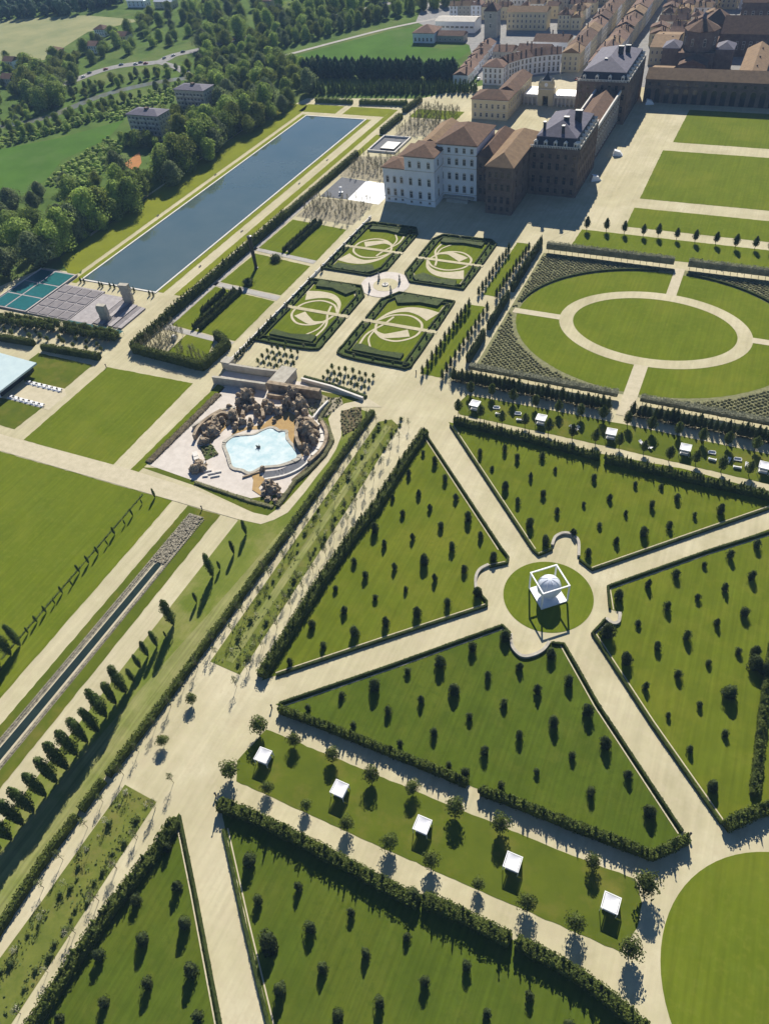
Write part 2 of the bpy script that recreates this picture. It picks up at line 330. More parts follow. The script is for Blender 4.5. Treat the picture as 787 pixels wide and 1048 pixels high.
PC = ((g1[0]+g2[0]+g3[0]+g4[0])/4, (g1[1]+g2[1]+g3[1]+g4[1])/4); PR = 13.4
lawn(ell(PC[0], PC[1], PR, PR), 'lawn', 'round lawn under the white cube pavilion')
# big round lawn in the lower right corner: circle through three points of its rim
def circ(p, q, r):
    ax, ay, bx, by, cx_, cy_ = *p, *q, *r; d = 2*(ax*(by-cy_)+bx*(cy_-ay)+cx_*(ay-by))
    ux = ((ax*ax+ay*ay)*(by-cy_)+(bx*bx+by*by)*(cy_-ay)+(cx_*cx_+cy_*cy_)*(ay-by))/d
    uy = ((ax*ax+ay*ay)*(cx_-bx)+(bx*bx+by*by)*(ax-cx_)+(cx_*cx_+cy_*cy_)*(bx-ax))/d
    return ux, uy, math.hypot(ux-ax, uy-ay)
q1, q2, q3 = G(787, 872.5), G(676, 975), G(687, 1048)
bx_, by_, br_ = circ(q1, q2, q3)
lawn(ell(bx_, by_, br_, br_), 'lawn', 'big round lawn cut by the lower right corner')
# ring garden
lawn(ell(-22, 291, 59, 48.3), 'lawn', 'big oval lawn outside the ring path')
b = MB(); o_, i_ = ell(-22, 291, 40, 29.3), ell(-22, 291, 34, 23.4); n_ = len(o_)
b.add([(p[0], p[1], ZP) for p in o_]+[(p[0], p[1], ZP) for p in i_], [(k, (k+1) % n_, n_+(k+1) % n_, n_+k) for k in range(n_)])
tag(obj('ring_path', b.mesh('ring_path', 'gravel')), 'oval ring path round the inner lawn', 'path', kind='structure')
for pts, lab in ((rect(-83, -61.5, 286, 290), 'short path from the ring towards the palace parterre'), (rect(17.5, 45, 291, 295), 'short path from the ring to the right'),
                 (rect(-21.5, -17, 319.5, 345), 'short path from the ring to the far hedge'), (rect(-24, -18.5, 228, 262.2), 'short path from the ring to the near lawn strip')):
    sheet('path', pts, ZP+.01, 'gravel2', lab, 'path')
lawn([(-74, 352), (160, 352), (160, 373.5), (-73, 373.5)], 'lawn', 'thin lawn strip with a row of small trees')
lawn(rect(-52.5, 160, 382, 405), 'lawn', 'nearest plain lawn in front of the orangery')
lawn(rect(-52, 160, 417, 487), 'lawn', 'middle plain lawn in front of the orangery')
lawn([(-48.5, 501), (160, 499), (160, 559), (-47.5, 559)], 'lawn', 'farthest plain lawn in front of the orangery')
# parterre strips
lawn(rect(-101, -94.5, 297, 351), 'lawn', 'narrow lawn between cypress rows near the palace')
lawn(rect(-105, -96.2, 229.5, 287), 'lawn', 'narrow lawn between cypress rows near the square')
# lower garden squares
lawn([(-234, 310), (-233, 346), (-196, 342), (-195.5, 305.5)], 'lawn', 'square lawn of the lower garden nearest the bare trees')
lawn([(-234, 272), (-232.5, 304), (-196, 299.5), (-196, 269)], 'lawn', 'middle square lawn of the lower garden')
lawn([(-234, 229.5), (-234, 267), (-196, 263), (-196, 227)], 'lawn', 'square lawn of the lower garden nearest the grotto')
lawn([(-222, 226), (-206, 224.5), (-199, 205), (-222, 205)], 'lawn', 'small lawn inside the clipped hedge enclosure')
for pts, lab in (([(-236, 307), (-236, 310), (-195.5, 305.5), (-195.5, 302)], 'grey cross path between the far lower lawns'), ([(-236, 268), (-236, 271.5), (-195.5, 268), (-195.5, 264)], 'grey cross path between the near lower lawns'),
                 ([(-236.6, 225), (-236.6, 380), (-234.2, 380), (-234.2, 225)], 'grey path along the pool hedge'), ([(-234, 225.5), (-234, 229), (-196, 226), (-196, 223)], 'grey path beside the clipped enclosure')):
    sheet('path', pts, ZP, 'greypath', lab, 'path')
# long pool and its borders
sheet('long_pool', rect(-310.5, -262, 253.5, 503.5), .12, 'water', 'long rectangular pool of calm blue water', 'water')
b = MB()
for x0, x1, y0, y1 in ((-311.5, -310.5, 252.5, 504.5), (-262, -261, 252.5, 504.5), (-310.5, -262, 252.5, 253.5), (-310.5, -262, 503.5, 504.5)): b.box(x0, x1, y0, y1, .0, .35)
tag(obj('pool_rim', b.mesh('pool_rim', 'stonewhite')), 'pale stone rim round the long pool', 'pool rim', kind='structure')
lawn(rect(-315, -311.6, 249, 506), 'lawn_pale', 'thin grass strip on the wooded side of the pool')
lawn([(-342, 270), (-318.3, 252), (-318.3, 516), (-322, 526), (-345, 526)], 'lawn_pale', 'wide grass bank between the pool and the trees')
lawn(rect(-260.8, -257.3, 254, 504.5), 'lawn_pale', 'thin grass strip on the palace side of the pool')
lawn(rect(-250.5, -246, 254, 527), 'lawn_pale', 'second grass strip on the palace side of the pool')
lawn(rect(-322, -290.5, 511.5, 527.5), 'lawn_pale', 'left lawn beyond the far pool end')
lawn(rect(-284.5, -250.6, 511.5, 527.5), 'lawn_pale', 'right lawn beyond the far pool end')
lawn(rect(-241, -236, 395, 478), 'lawn_pale', 'thin grass strip beside the bare tree plots')
# bare plots, moat, terraces
sheet('bare_plot', [(-233, 350), (-195, 348), (-195.5, 377), (-232, 376)], ZL, 'bedsoil', 'pale soil plot of bare saplings below the white terrace', 'soil')
sheet('bare_plot', [(-234, 408), (-203, 406), (-203, 446), (-236, 440)], ZL, 'bedsoil', 'pale soil plot of bare saplings beside the white wing', 'soil')
sheet('bare_plot', [(-228, 478), (-196, 483), (-196, 510), (-230, 512)], ZL, 'bedsoil', 'pale soil plot of bare saplings beyond the sunken court', 'soil')
lawn(rect(-232, -196, 514, 531), 'lawn', 'bright lawn under bare trees beyond the palace')
sheet('slate_terrace', [(-232, 378), (-213.5, 378), (-214, 405), (-232, 407)], ZP, 'slab', 'dark grey paved terrace', 'terrace')
sheet('white_terrace', [(-213.4, 378), (-192, 376), (-192, 403), (-213.9, 405)], ZP, 'white', 'bright white terrace beside the white wing', 'terrace')
sheet('palace_forecourt', [(-190, 345), (-88, 352), (-76, 374), (-76, 600), (-112, 600), (-112, 430), (-190, 430)], ZL, 'gravel', 'gravel court along the palace walls', 'gravel')
sheet('pavilion_terrace', [(-272, 171), (-250, 171.5), (-246, 168), (-246, 157), (-272, 157.5)], ZL+.01, 'gravel2', 'paved terrace in front of the flat roofed pavilion', 'terrace')
sheet('promenade', [(-400, 129.2), (-400, 141.5), (-250, 137.5), (-190, 138.5), (-157, 137.8)]+IN_[1:]+OUT_[::-1]+[(-250, 129.3)], ZP, 'gravel2', 'pale promenade curving round the fountain basin', 'path')
# fountain precinct
FZ = (200, 370, 4.629)
def fz_(pts): return GP(CR(*FZ, pts))
sheet('lawn', [(-184, 141), (-157, 139.5)]+IN_[1:]+[(-128, 206), (-150, 205), (-150, 150)], ZG+.02, 'lawn_strip', 'green verge between promenade and fountain court', 'lawn')
sheet('fountain_court', [(-181.5, 196), (-181, 143), (-150, 141), (-134, 141)]+fz_([(440, 620), (470, 575), (540, 520), (610, 450), (650, 380), (630, 320), (590, 275), (640, 200)])+[(-150, 209), (-181, 203)], ZL, 'whitepave', 'pale paved court round the grotto fountain', 'terrace')
sheet('ochre_court', GP(CR(*FZ, [(320, 300), (360, 265), (440, 235), (480, 260), (490, 330), (520, 400), (510, 450), (480, 460), (450, 380), (390, 325), (330, 320), (240, 325), (170, 350), (190, 320)])), ZP, 'sandpave', 'ochre paving in the grotto', 'terrace')
# river, fields and roads in the far left
sheet('river', strip(smooth([(-640, 330), (-590, 400), (-557, 437), (-532, 464), (-519, 520), (-486, 561), (-440, 585), (-400, 612)]), 11), .06, 'river', 'shallow river winding behind the tree belt', 'river')
sheet('meadow', GP([(-40, 156), (0, 152.5), (60, 141), (122, 124), (130, 119), (110, 142), (64, 163), (48, 183), (18, 202), (-40, 212)]), .05, 'meadow', 'green meadow at the left edge beside the wood', 'meadow')
sheet('dry_field', GP([(-40, 62), (45, 61), (62, 50), (90, 32), (147, 20), (88, 15), (0, 20), (-40, 22)]), .05, 'dryfield', 'dry pale field near the top left corner', 'field')
sheet('meadow', GP([(284, 61), (400, 30.5), (423, 28), (427, 46), (452, 50), (490, 44), (470, 60), (431, 65), (380, 60), (312, 62)]), .05, 'meadow', 'bright meadow beyond the avenue of round trees', 'meadow')
road = GP([(60, 88), (101, 72.5), (130, 66), (162, 63), (178, 56), (205, 50), (235, 41), (275, 31), (335, 18), (400, 2)])
sheet('road', strip(smooth(road), 13), .14, 'asphalt', 'grey road with cars along the river', 'road')
sheet('road', strip(smooth(GP([(162, 63), (182, 69), (196, 78), (225, 90)])), 8), .19, 'asphalt', 'side road crossing the river', 'road')
sheet('avenue_path', strip(smooth(GP([(262, 64), (300, 54), (345, 42), (400, 28), (450, 18), (500, 9)])), 5), .14, 'greypath', 'pale path along the avenue of round trees', 'path')
sheet('clay_yard', GP([(126, 168), (143, 155), (145, 166), (139, 176)]), .14, 'orange', 'orange clay yard below the apartment block', 'yard')
sheet('stone_yard', GP([(130, 190), (140, 182), (147, 200), (136, 206)]), .14, 'greypath', 'small pale yard between the trees', 'yard')
sheet('town_ground', [(-210, 600), (-250, 690), (-330, 760), (-400, 1000), (-420, 1500), (700, 1500), (700, 560), (60, 586), (-70, 590), (-80, 600), (-118, 590), (-148, 600)], .06, 'asphalt', 'grey streets and yards of the old town', 'street')
sheet('gate_square', [(-188, 556), (-118, 556), (-126, 650), (-139, 650), (-150, 622), (-178, 608)], .16, 'gravel2', 'sunlit square beyond the clock gate', 'square')
sheet('palace_court', rect(-190, -112, 431, 551), .11, 'gravel', 'wide gravel court behind the palace', 'court')
sheet('main_street', [(-138.5, 650), (-128.5, 650), (-128.5, 1300), (-138.5, 1300)], .17, 'greypath', 'straight main street of the old town', 'street')
# pale edging along the diagonal paths
def wall_line(name, pts, wd, z0, z1, m, label, cat):
    b = MB(); o = strip(pts, wd); n = len(pts)
    for i in range(n-1): b.prism([o[i], o[i+1], o[2*n-2-i], o[2*n-1-i]], z0, z1)
    return tag(obj(name, b.mesh(name, m)), label, cat)
# ================================================================== VEGETATION
def prof(kind, t):
    if kind == 'round': return math.sqrt(max(0, 1-(2*t-1)**2))**.9
    if kind == 'cone': return (1-t)**.75*min(1, t*6+.35)
    if kind == 'oval': return math.sin(math.pi*min(1, max(0, t))**.8)**.75
    if kind == 'body': return min(1, .86+t*.5)*math.sqrt(max(0, 1-max(0, t-.4)**2/.37))
    if kind == 'col': return min(1, .35+t*1.6)*math.sqrt(max(0, 1-max(0, t-.5)**2/.25))**.8
    if kind == 'flame': return math.sin(math.pi*(.08+.92*t)**.75)**.8
    return 1
def crown(b, kind, r, z0, z1, n, leaf, seed, lump=.35, core=.78, m=0, c=(0, 0)):
    rg = random.Random(seed); hh = z1-z0
    lobes = [(rg.uniform(0, 6.3), rg.uniform(0, 1), rg.uniform(.4, 1)) for _ in range(8)]
    def rad(a, t):
        q = prof(kind, t)*r; s = 0
        for la, lt, lw in lobes: s += lw*math.exp(-((math.remainder(a-la, 2*math.pi))**2/.5+(t-lt)**2/.03))
        return q*(1-lump*.45+lump*min(1, s))
    if core:
        K = 9; N_ = 10; vs = []
        for j in range(K):
            t = .04+.92*j/(K-1)
            for i in range(N_):
                a = 2*math.pi*i/N_; q = rad(a, t)*core; vs.append((c[0]+q*math.cos(a), c[1]+q*math.sin(a), z0+hh*(.05+.9*t)))
        b.add(vs, [(j*N_+i, j*N_+(i+1) % N_, (j+1)*N_+(i+1) % N_, (j+1)*N_+i) for j in range(K-1) for i in range(N_)]+[tuple(range((K-1)*N_, K*N_)), tuple(range(N_-1, -1, -1))], m)
    for _ in range(n):
        t = rg.random(); a = rg.uniform(0, 6.2832)
        if rg.random() > prof(kind, t)+.15: t = rg.random()
        q = rad(a, t)*(rg.uniform(.6, 1.22) if core else math.sqrt(rg.uniform(.02, 1.1)))
        p = (c[0]+q*math.cos(a), c[1]+q*math.sin(a), z0+hh*t+rg.uniform(-.3, .3)*leaf)
        b.leaf(p, (math.cos(a), math.sin(a), (t-.35)*1.5), leaf, m, rg)
def hedge_mesh(pts, w, h, m, leaf=.45, dens=22, jag=.4, seed=1, z0=0, spikes=0):
    """leafy hedge along a polyline: a rough core and leaf-sized faces over it; jag = height of the uneven top"""
    rg = random.Random(seed); b = MB()
    P = [Vector((p[0], p[1], 0)) for p in pts]
    samp = []
    for i in range(len(P)-1):
        d = P[i+1]-P[i]; k = max(1, int(d.length/1.1))
        for j in range(k+(i == len(P)-2)): samp.append(P[i]+d*(j/k))
    n = len(samp); dirs = []
    for i in range(n):
        d = (samp[min(i+1, n-1)]-samp[max(i-1, 0)]).normalized(); dirs.append(Vector((-d.y, d.x, 0)))
    def hh(i): return h+jag*(noise.noise(samp[i]*.55+Vector((0, 0, seed)))+.5*noise.noise(samp[i]*1.9))
    def ww(i): return w*(1+.22*noise.noise(samp[i]*.5+Vector((5, 0, seed)))*(1 if jag > .1 else .3))
    pr = [(-.46, 0), (-.5, .55), (-.36, .93), (0, 1), (.36, .93), (.5, .55), (.46, 0)]
    vs = []
    for i in range(n):
        for (a, z) in pr:
            e = .9 if jag > .1 else .97
            vs.append(tuple(samp[i]+dirs[i]*(a*ww(i)*e))[:2]+(z0+z*hh(i)*e,))
    k = len(pr)
    b.add(vs, [(i*k+j, i*k+j+1, (i+1)*k+j+1, (i+1)*k+j) for i in range(n-1) for j in range(k-1)]+[tuple(range(k)), tuple(range((n-1)*k+k-1, (n-1)*k-1, -1))])
    tot = sum((P[i+1]-P[i]).length for i in range(len(P)-1))
    for _ in range(int(tot*dens)):
        i = rg.randrange(n-1); f = rg.random(); p = samp[i].lerp(samp[i+1], f); d = dirs[i]
        s = rg.uniform(-1, 1); W, Hh = ww(i)/2, hh(i)
        if abs(s) < .62: a, z, nr = s/.62*W*.9, Hh*(1+rg.uniform(-.06, .05)), (0, 0, 1)
        else:
            sg = 1 if s > 0 else -1; z = Hh*rg.uniform(.08, 1); a = sg*W*(1.02 if z < .8*Hh else .85)*rg.uniform(.93, 1.06); nr = d*sg
        if jag > .25 and rg.random() < .3: z = min(z, Hh)+rg.uniform(0, jag*.9)*abs(math.sin(i*1.7+seed)); a *= .7
        b.leaf((p.x+d.x*a, p.y+d.y*a, z0+z), nr, leaf, 0, rg)
    if spikes:
        acc = 0; d = 0
        while d < tot:
            f = d/tot*(n-1); i = min(n-2, int(f)); p = samp[i].lerp(samp[i+1], f-i); hq = hh(i)+rg.uniform(-.2, 1)*spikes; r = rg.uniform(.5, .8)
            off = dirs[i]*rg.uniform(-.3, .3)*w; q = (p.x+off.x, p.y+off.y)
            b.lathe([(r, z0+h*.6), (r*.75, z0+h*.85), (.05, z0+hq+.5)], 6, q, 0, .3, i)
            for _ in range(14):
                t = rg.random(); a = rg.uniform(0, 6.3); b.leaf((q[0]+math.cos(a)*r*(1.05-t), q[1]+math.sin(a)*r*(1.05-t), z0+h*.7+t*(hq+.6-h*.7)), (math.cos(a), math.sin(a), .6), leaf, 0, rg)
            d += rg.uniform(.8, 1.7)
    return b.mesh('hedge', m)
hs = [0]
def hedge(name, pts, w, h, m, label, group=None, **k):
    hs[0] += 1
    return tag(obj(name, hedge_mesh(pts, w, h, m, seed=hs[0], **k)), label, 'hedge', group)
# ---- prototypes (mesh data shared by copies)
def tmesh(name, kind, r, z0, z1, n, leaf, seed, m, trunk=None, **k):
    b = MB(); k.setdefault('core', .6); crown(b, kind, r, z0, z1, n, leaf, seed, **k)
    if trunk: b.tube((0, 0, 0), (0, 0, z0+.35*(z1-z0)), trunk, trunk*.6, 6, 1)
    return b.mesh(name, [m, 'bark'] if trunk else m)
SHRUB = {'s': [tmesh('small_tree', 'body', .78, .05, 2.7, 300, .4, 10+i, 'conifer', .1, lump=.5) for i in range(3)],
         'm': [tmesh('small_tree', ('body', 'flame', 'body')[i], [1.02, .9, 1.12][i], .05, 3.9, 460, .44, 20+i, 'conifer', .12, lump=.55) for i in range(3)],
         'l': [tmesh('small_tree', 'body', 1.28, .05, 4.9, 800, .5, 30+i, 'conifer', .16, lump=.5) for i in range(3)],
         'x': [tmesh('small_tree', 'body', 1.6, .05, 5.4, 1200, .56, 40+i, 'conifer', .2, lump=.6) for i in range(2)]}
SH = {'s': 2.0, 'm': 2.7, 'l': 3.2, 'x': 3.6}
SW = {'s': 'small', 'm': 'middling', 'l': 'broad', 'x': 'massive'}
PT = {}
PT['A'] = CR(380, 360, 3.935, [(255, 430, 'm'), (297, 500, 'm'), (340, 575, 'm'), (190, 560, 'm'), (235, 615, 'm'), (390, 655, 'l'), (280, 690, 'm'), (440, 730, 'm'), (125, 645, 's'), (165, 735, 'm'), (85, 580, 's'), (150, 480, 'm'), (208, 400, 's'), (325, 775, 'm')]) + \
    CR(400, 520, 3.577, [(120, 180, 'x'), (376, 168, 'l'), (318, 298, 'l'), (268, 214, 'm'), (160, 247, 'm'), (12, 205, 'm'), (53, 290, 's'), (207, 338, 'm'), (95, 372, 'l')]) + \
    CR(200, 520, 3.577, [(690, 122, 'm'), (620, 237, 'm'), (657, 322, 's'), (543, 365, 'm'), (695, 407, 'l'), (580, 442, 'l'), (467, 497, 's'), (655, 65, 'l'), (580, 185, 'm'), (512, 287, 's'), (425, 417, 'm'), (342, 555, 'm')])
PT['B'] = CR(380, 360, 3.935, [(438, 397, 'm'), (487, 461, 's'), (588, 417, 'm'), (643, 490, 'm'), (742, 467, 's'), (540, 530, 'l'), (590, 592, 'm'), (693, 562, 'm'), (750, 632, 'm'), (640, 680, 'l'), (703, 750, 'l'), (538, 382, 'm'), (690, 410, 'm')]) + \
    CR(587, 360, 3.935, [(85, 497, 'm'), (250, 527, 's'), (148, 577, 'm'), (42, 606, 's'), (212, 642, 's'), (318, 607, 'm'), (420, 577, 'm'), (490, 651, 's'), (597, 625, 'l'), (105, 691, 's'), (285, 715, 'l'), (390, 690, 'm'), (175, 752, 'm'), (5, 722, 'm'), (356, 535, 's')]) + \
    CR(400, 520, 3.577, [(668, 77, 'm'), (725, 152, 'l')])
PT['C'] = CR(587, 540, 3.935, [(305, 217, 'm'), (417, 176, 'm'), (530, 140, 's'), (637, 101, 'm'), (743, 56, 'm'), (185, 260, 'l'), (383, 306, 'm'), (503, 272, 's'), (615, 232, 'm'), (723, 186, 'm'), (262, 376, 's'), (342, 465, 'm'), (460, 426, 'm'), (583, 371, 'm'), (693, 332, 'm'), (138, 408, 'x'), (215, 518, 'l'), (295, 627, 'm'), (425, 580, 'm'), (547, 536, 's'), (668, 491, 's'), (512, 706, 's'), (636, 655, 'x'), (740, 488, 'l'), (742, 535, 'x'), (775, 560, 'l')]) + \
    CR(580, 700, 3.80, [(398, 113, 's'), (620, 186, 's'), (483, 248, 's'), (575, 387, 'l')])
PT['D'] = CR(400, 520, 3.577, [(60, 592, 's'), (180, 555, 'l'), (298, 502, 'm'), (420, 458, 'l'), (355, 602, 'm'), (232, 656, 'l'), (110, 692, 'm'), (473, 572, 'm'), (588, 522, 'l'), (538, 657, 'm'), (655, 622, 'l'), (415, 706, 's')]) + \
    CR(200, 520, 3.577, [(655, 642, 'l'), (533, 680, 's')]) + \
    CR(380, 700, 3.935, [(335, 16, 'm'), (65, 97, 'm'), (395, 127, 's'), (535, 76, 's'), (253, 186, 'm'), (598, 196, 'm'), (737, 142, 'l'), (457, 262, 'm'), (668, 346, 's'), (115, 232, 's'), (312, 322, 's'), (378, 352, 'm'), (522, 402, 's')]) + \
    CR(580, 700, 3.80, [(85, 93, 'l'), (155, 222, 'l'), (22, 272, 's'), (243, 343, 'm'), (97, 412, 'm'), (328, 487, 'l')]) + [(361, 740, 's'), (314.5, 723, 's')]
PT['E'] = CR(200, 848, 3.935, [(210, 122, 'l'), (410, 227, 'm'), (248, 282, 'm'), (625, 332, 's'), (460, 395, 'm'), (290, 452, 'x'), (683, 497, 'm'), (508, 557, 'm'), (335, 642, 'l'), (740, 697, 'm'), (570, 752, 'l')]) + \
    CR(400, 848, 3.935, [(62, 432, 's'), (305, 547, 'm'), (135, 612, 'm'), (560, 672, 's'), (388, 742, 'm'), (90, 262, 'l'), (720, 790, 'm')])
PT['F'] = CR(0, 848, 3.935, [(668, 72, 'm'), (707, 227, 'm'), (735, 377, 'l'), (565, 442, 'l'), (762, 567, 'l'), (587, 622, 'm'), (410, 697, 'm'), (787, 752, 'm'), (540, 282, 'm'), (390, 507, 'm'), (228, 762, 'm')])
WHERE = {k: v[0].replace('white cube ', '') for k, v in PLOT.items()}
for k, lst in PT.items():
    lst.sort(key=lambda t: t[0])
    for i, (px, py, s) in enumerate(lst):
        ks = {'A': .92, 'B': .86, 'C': .95, 'D': .95, 'E': 1.0, 'F': 1.0}[k]; x, y = G(px, py, SH[s]*ks); sc = rnd.uniform(.9, 1.12)*ks
        o = obj('small_tree', SHRUB[s][rnd.randrange(len(SHRUB[s]))], None, (x, y, ZL-.02), rnd.uniform(0, 6.3), (sc*rnd.uniform(.92, 1.18), sc*rnd.uniform(.92, 1.18), sc*rnd.uniform(.78, .98)))
        tag(o, f'{SW[s]} dark tree {WHERE[k]}, {ORD(i+1)} from left of its lawn', 'tree', 'small dark trees on the triangular lawns')
# ---- ball-headed trees: thing > trunk, crown
def make_tree(name, crowns, trunk_r, trunk_h, m='tree'):
    root = obj(name)
    b = MB(); b.tube((0, 0, 0), (0, 0, trunk_h), trunk_r, trunk_r*.7)
    for i in range(5):
        a = i*1.26+.4; b.tube((0, 0, trunk_h*.8), (math.cos(a)*trunk_h*.22, math.sin(a)*trunk_h*.22, trunk_h*1.25), trunk_r*.5, trunk_r*.2, 5)
    obj('trunk', b.mesh('trunk', 'bark'), root)
    c = MB()
    for a in crowns: crown(c, *a)
    obj('crown', c.mesh('crown', m), root)
    return root
def park(o):  # prototypes are placed on first use
    o['unused'] = 1; return o
def place(proto, loc, rz, sc, label, cat, group):
    if proto.get('unused'):
        del proto['unused']; o = proto; o.location = loc; o.rotation_euler = (0, 0, rz); o.scale = (sc,)*3
    else: o = copy_thing(proto, loc, rz, sc)
    return tag(o, label, cat, group)
ball = [park(make_tree('ball_tree', [('round', 1.9, 1.7, 5.2, 800, .52, 60+i, .55, .5)], .13, 2.4)) for i in range(3)]
lemon = [park(make_tree('lemon_tree', [('oval', 1.55, 1.5, 6.9, 700, .52, 70+i, .45, .55)], .13, 2.2)) for i in range(2)]
bot = CR(190, 690, 3.935, [(172, 385, 1.15), (328, 455, .75), (483, 525, .72), (645, 600, .85)])+CR(380, 700, 3.935, [(72, 635, .95), (240, 710, .95)])+CR(400, 848, 3.935, [(353, 225, .68), (550, 297, .95), (748, 380, 1.0)])+[(645.5, 970, 1.15)]
top = CR(190, 690, 3.935, [(293, 200, 1.15), (435, 262, .85), (588, 320, .9), (748, 400, 1.0)])+CR(380, 700, 3.935, [(165, 415, .85), (337, 492, 1.1), (520, 560, 1.1)])+[(607, 882, .85), (662, 905, 1.3)]
for row, nm in ((top, 'upper'), (bot, 'lower')):
    for i, (px, py, s) in enumerate(row):
        x, y = G(px, py, 3.5*s)
        place(ball[i % 3], (x, y, .04), rnd.uniform(0, 6), s, f'ball headed tree on the {nm} edge of the near day bed lawn, {ORD(i+1)} from left', 'tree', 'ball headed trees round the day bed lawn')
nearrow = [(469, 414.6), (491.8, 419.7), (514, 425.6), (537.6, 428.6), (562, 434.5), (586.5, 440), (610.6, 445), (635, 449), (660, 456), (686.6, 463), (714, 466.7), (740.7, 473), (769, 478)]
farrow = [(482, 395.6), (503.8, 398), (525.4, 403), (548.5, 409.6), (572, 414.6), (595, 419), (618, 421), (643.4, 427), (668, 432), (695, 437.5), (720, 444), (746, 447.7), (775, 452.8)]
for row, nm in ((nearrow, 'near'), (farrow, 'far')):
    for i, (px, py) in enumerate(row):
        s = rnd.uniform(.92, 1.12); x, y = G(px, py, 4.1*s)
        place(lemon[i % 2], (x, y, .04), rnd.uniform(0, 6), s, f'pointed dark tree on the {nm} edge of the far canopy lawn, {ORD(i+1)} from left', 'tree', 'trees along the canopy lawn')
for i, (px, py, s) in enumerate([(194.4, 713, .75), (164.7, 756, .75)]):
    x, y = G(px, py, 3.5)
    place(ball[i], (x, y, ZG), 1, s, ('upper' if i == 0 else 'lower')+' of two small lone trees standing on the open gravel square', 'tree', 'lone trees on the gravel')
# ---- cypress-like small trees along the thin lawn before the orangery
pl = CR(600, 210, 4.209, [(5, 72), (90, 77), (168, 87), (250, 97), (315, 100), (395, 112), (475, 124), (565, 132), (650, 147), (735, 152), (800, 165)])
oval = park(make_tree('oval_tree', [('flame', 1.5, 1.7, 7.2, 520, .5, 80, .3, .75)], .14, 2.4, 'conifer'))
for i, (px, py) in enumerate(pl):
    x, y = G(px, py, 4.4); place(oval, (x, y, ZL), rnd.uniform(0, 6), rnd.uniform(.9, 1.08), f'small oval tree behind the ring garden, {ORD(i+1)} from the palace', 'tree', 'oval trees before the orangery')
conelet = tmesh('clipped_cone', 'cone', .85, 0, 2.6, 90, .4, 90, 'conifer', lump=.2)
for i in range(34):
    u = -66+i*2.9
    if -25 < u < -13: continue
    tag(obj('clipped_cone', conelet, None, (u, 351.6+rnd.uniform(-.3, .3), .05), i, rnd.uniform(.8, 1.2)), f'low clipped conifer behind the grey ring garden screen, {ORD(i+1)} from the palace', 'shrub', 'clipped conifers behind the ring garden')
# ---- parterre cypresses
CYP = [tmesh('cypress', 'flame', 1.02, .1, 5.6, 260, .4, 100+i, 'conifer', .1, lump=.25) for i in range(3)]
n1l = CR(460, 240, 4.919, [(147, 305), (166, 285), (183, 258), (200, 230), (217, 205), (235, 182), (250, 157), (267, 135), (282, 115), (297, 95)])
n1r = CR(460, 240, 4.919, [(237, 320), (254, 292), (270, 268), (287, 243), (303, 220), (320, 197), (335, 170), (352, 150), (367, 125), (382, 103), (398, 85)])
n2l = CR(340, 220, 4.372, [(405, 715), (428, 690), (447, 655), (467, 630), (486, 600), (505, 570), (524, 540), (543, 517), (560, 490), (577, 467), (595, 445), (612, 420)])
n2r = CR(340, 220, 4.372, [(493, 735), (512, 705), (530, 680), (550, 645), (570, 615), (588, 590), (607, 563), (623, 540), (640, 512), (657, 485), (675, 460), (693, 435)])
for row, nm in ((n1l, 'left row of the far narrow lawn'), (n1r, 'right row of the far narrow lawn'), (n2l, 'left row of the near narrow lawn'), (n2r, 'right row of the near narrow lawn')):
    for i, p in enumerate(row):
        x, y = G(*p); tag(obj('cypress', CYP[i % 3], None, (x, y, ZG), i, rnd.uniform(.9, 1.1)), f'slim dark cypress in the {nm}, {ORD(i+1)} towards the palace', 'cypress', 'clipped cypresses beside the parterre')
# ---- big poplar-like cypresses by the canal
bigc = [park(make_tree('upright_tree', [('col', 1.55, .6, 14.4, 1700, .55, 110+i, .6, .6)], .26, 5, 'conifer2')) for i in range(3)]
bb = CR(0, 620, 4.03, [(0, 1010), (50, 965), (95, 905), (140, 850), (190, 787), (235, 730), (278, 675), (320, 620), (362, 565), (405, 520), (440, 460), (480, 405), (520, 360), (555, 315)])
bs = [.98, 1, 1, 1, .95, .95, 1.05, 1, .95, .9, 1.05, .8, .98, .5]
for i, (px, py) in enumerate(bb):
    x, y = G(px, py); place(bigc[i % 3], (x, y, ZL), rnd.uniform(0, 6), bs[i], f'tall upright dark tree in the row beside the channel, {ORD(i+1)} from the bottom', 'tree', 'big row of upright trees')
x, y = G(-16, 868); place(bigc[0], (x, y, ZL), 1, 1, 'tall upright tree just outside the lower left frame edge, ending the big row', 'tree', 'big row of upright trees')
sm = [(144, 684, .5), (152, 672, .55), (161, 662, .55), (170, 652, .2), (178, 640, .9), (201.5, 617, .35), (218, 590, .8), (225.5, 583, .3), (239.5, 567, .45), (252, 547, .5)]
for i, (px, py, s) in enumerate(sm):
    x, y = G(px, py); place(bigc[i % 3], (x, y, ZL), rnd.uniform(0, 6), s, f'{"young" if s < .6 else "half grown"} upright tree in the ragged row towards the fountain, {ORD(i+1)} from the bottom', 'tree', 'young upright trees right of the channel')
lrow = CR(0, 500, 3.279, [(521, 30, .45), (478, 52, .22), (446, 92, .35), (421, 122, .25), (386, 155, .38), (363, 191, .25), (331, 220, .38), (299, 252, .4), (268, 283, .4), (244, 326, .25), (211, 352, .35), (186, 388, .25), (156, 417, .35), (126, 450, .35), (96, 486, .3)])+[(21, 661, .78), (11.5, 671, .88), (1, 686, .9), (-12, 702, .9)]
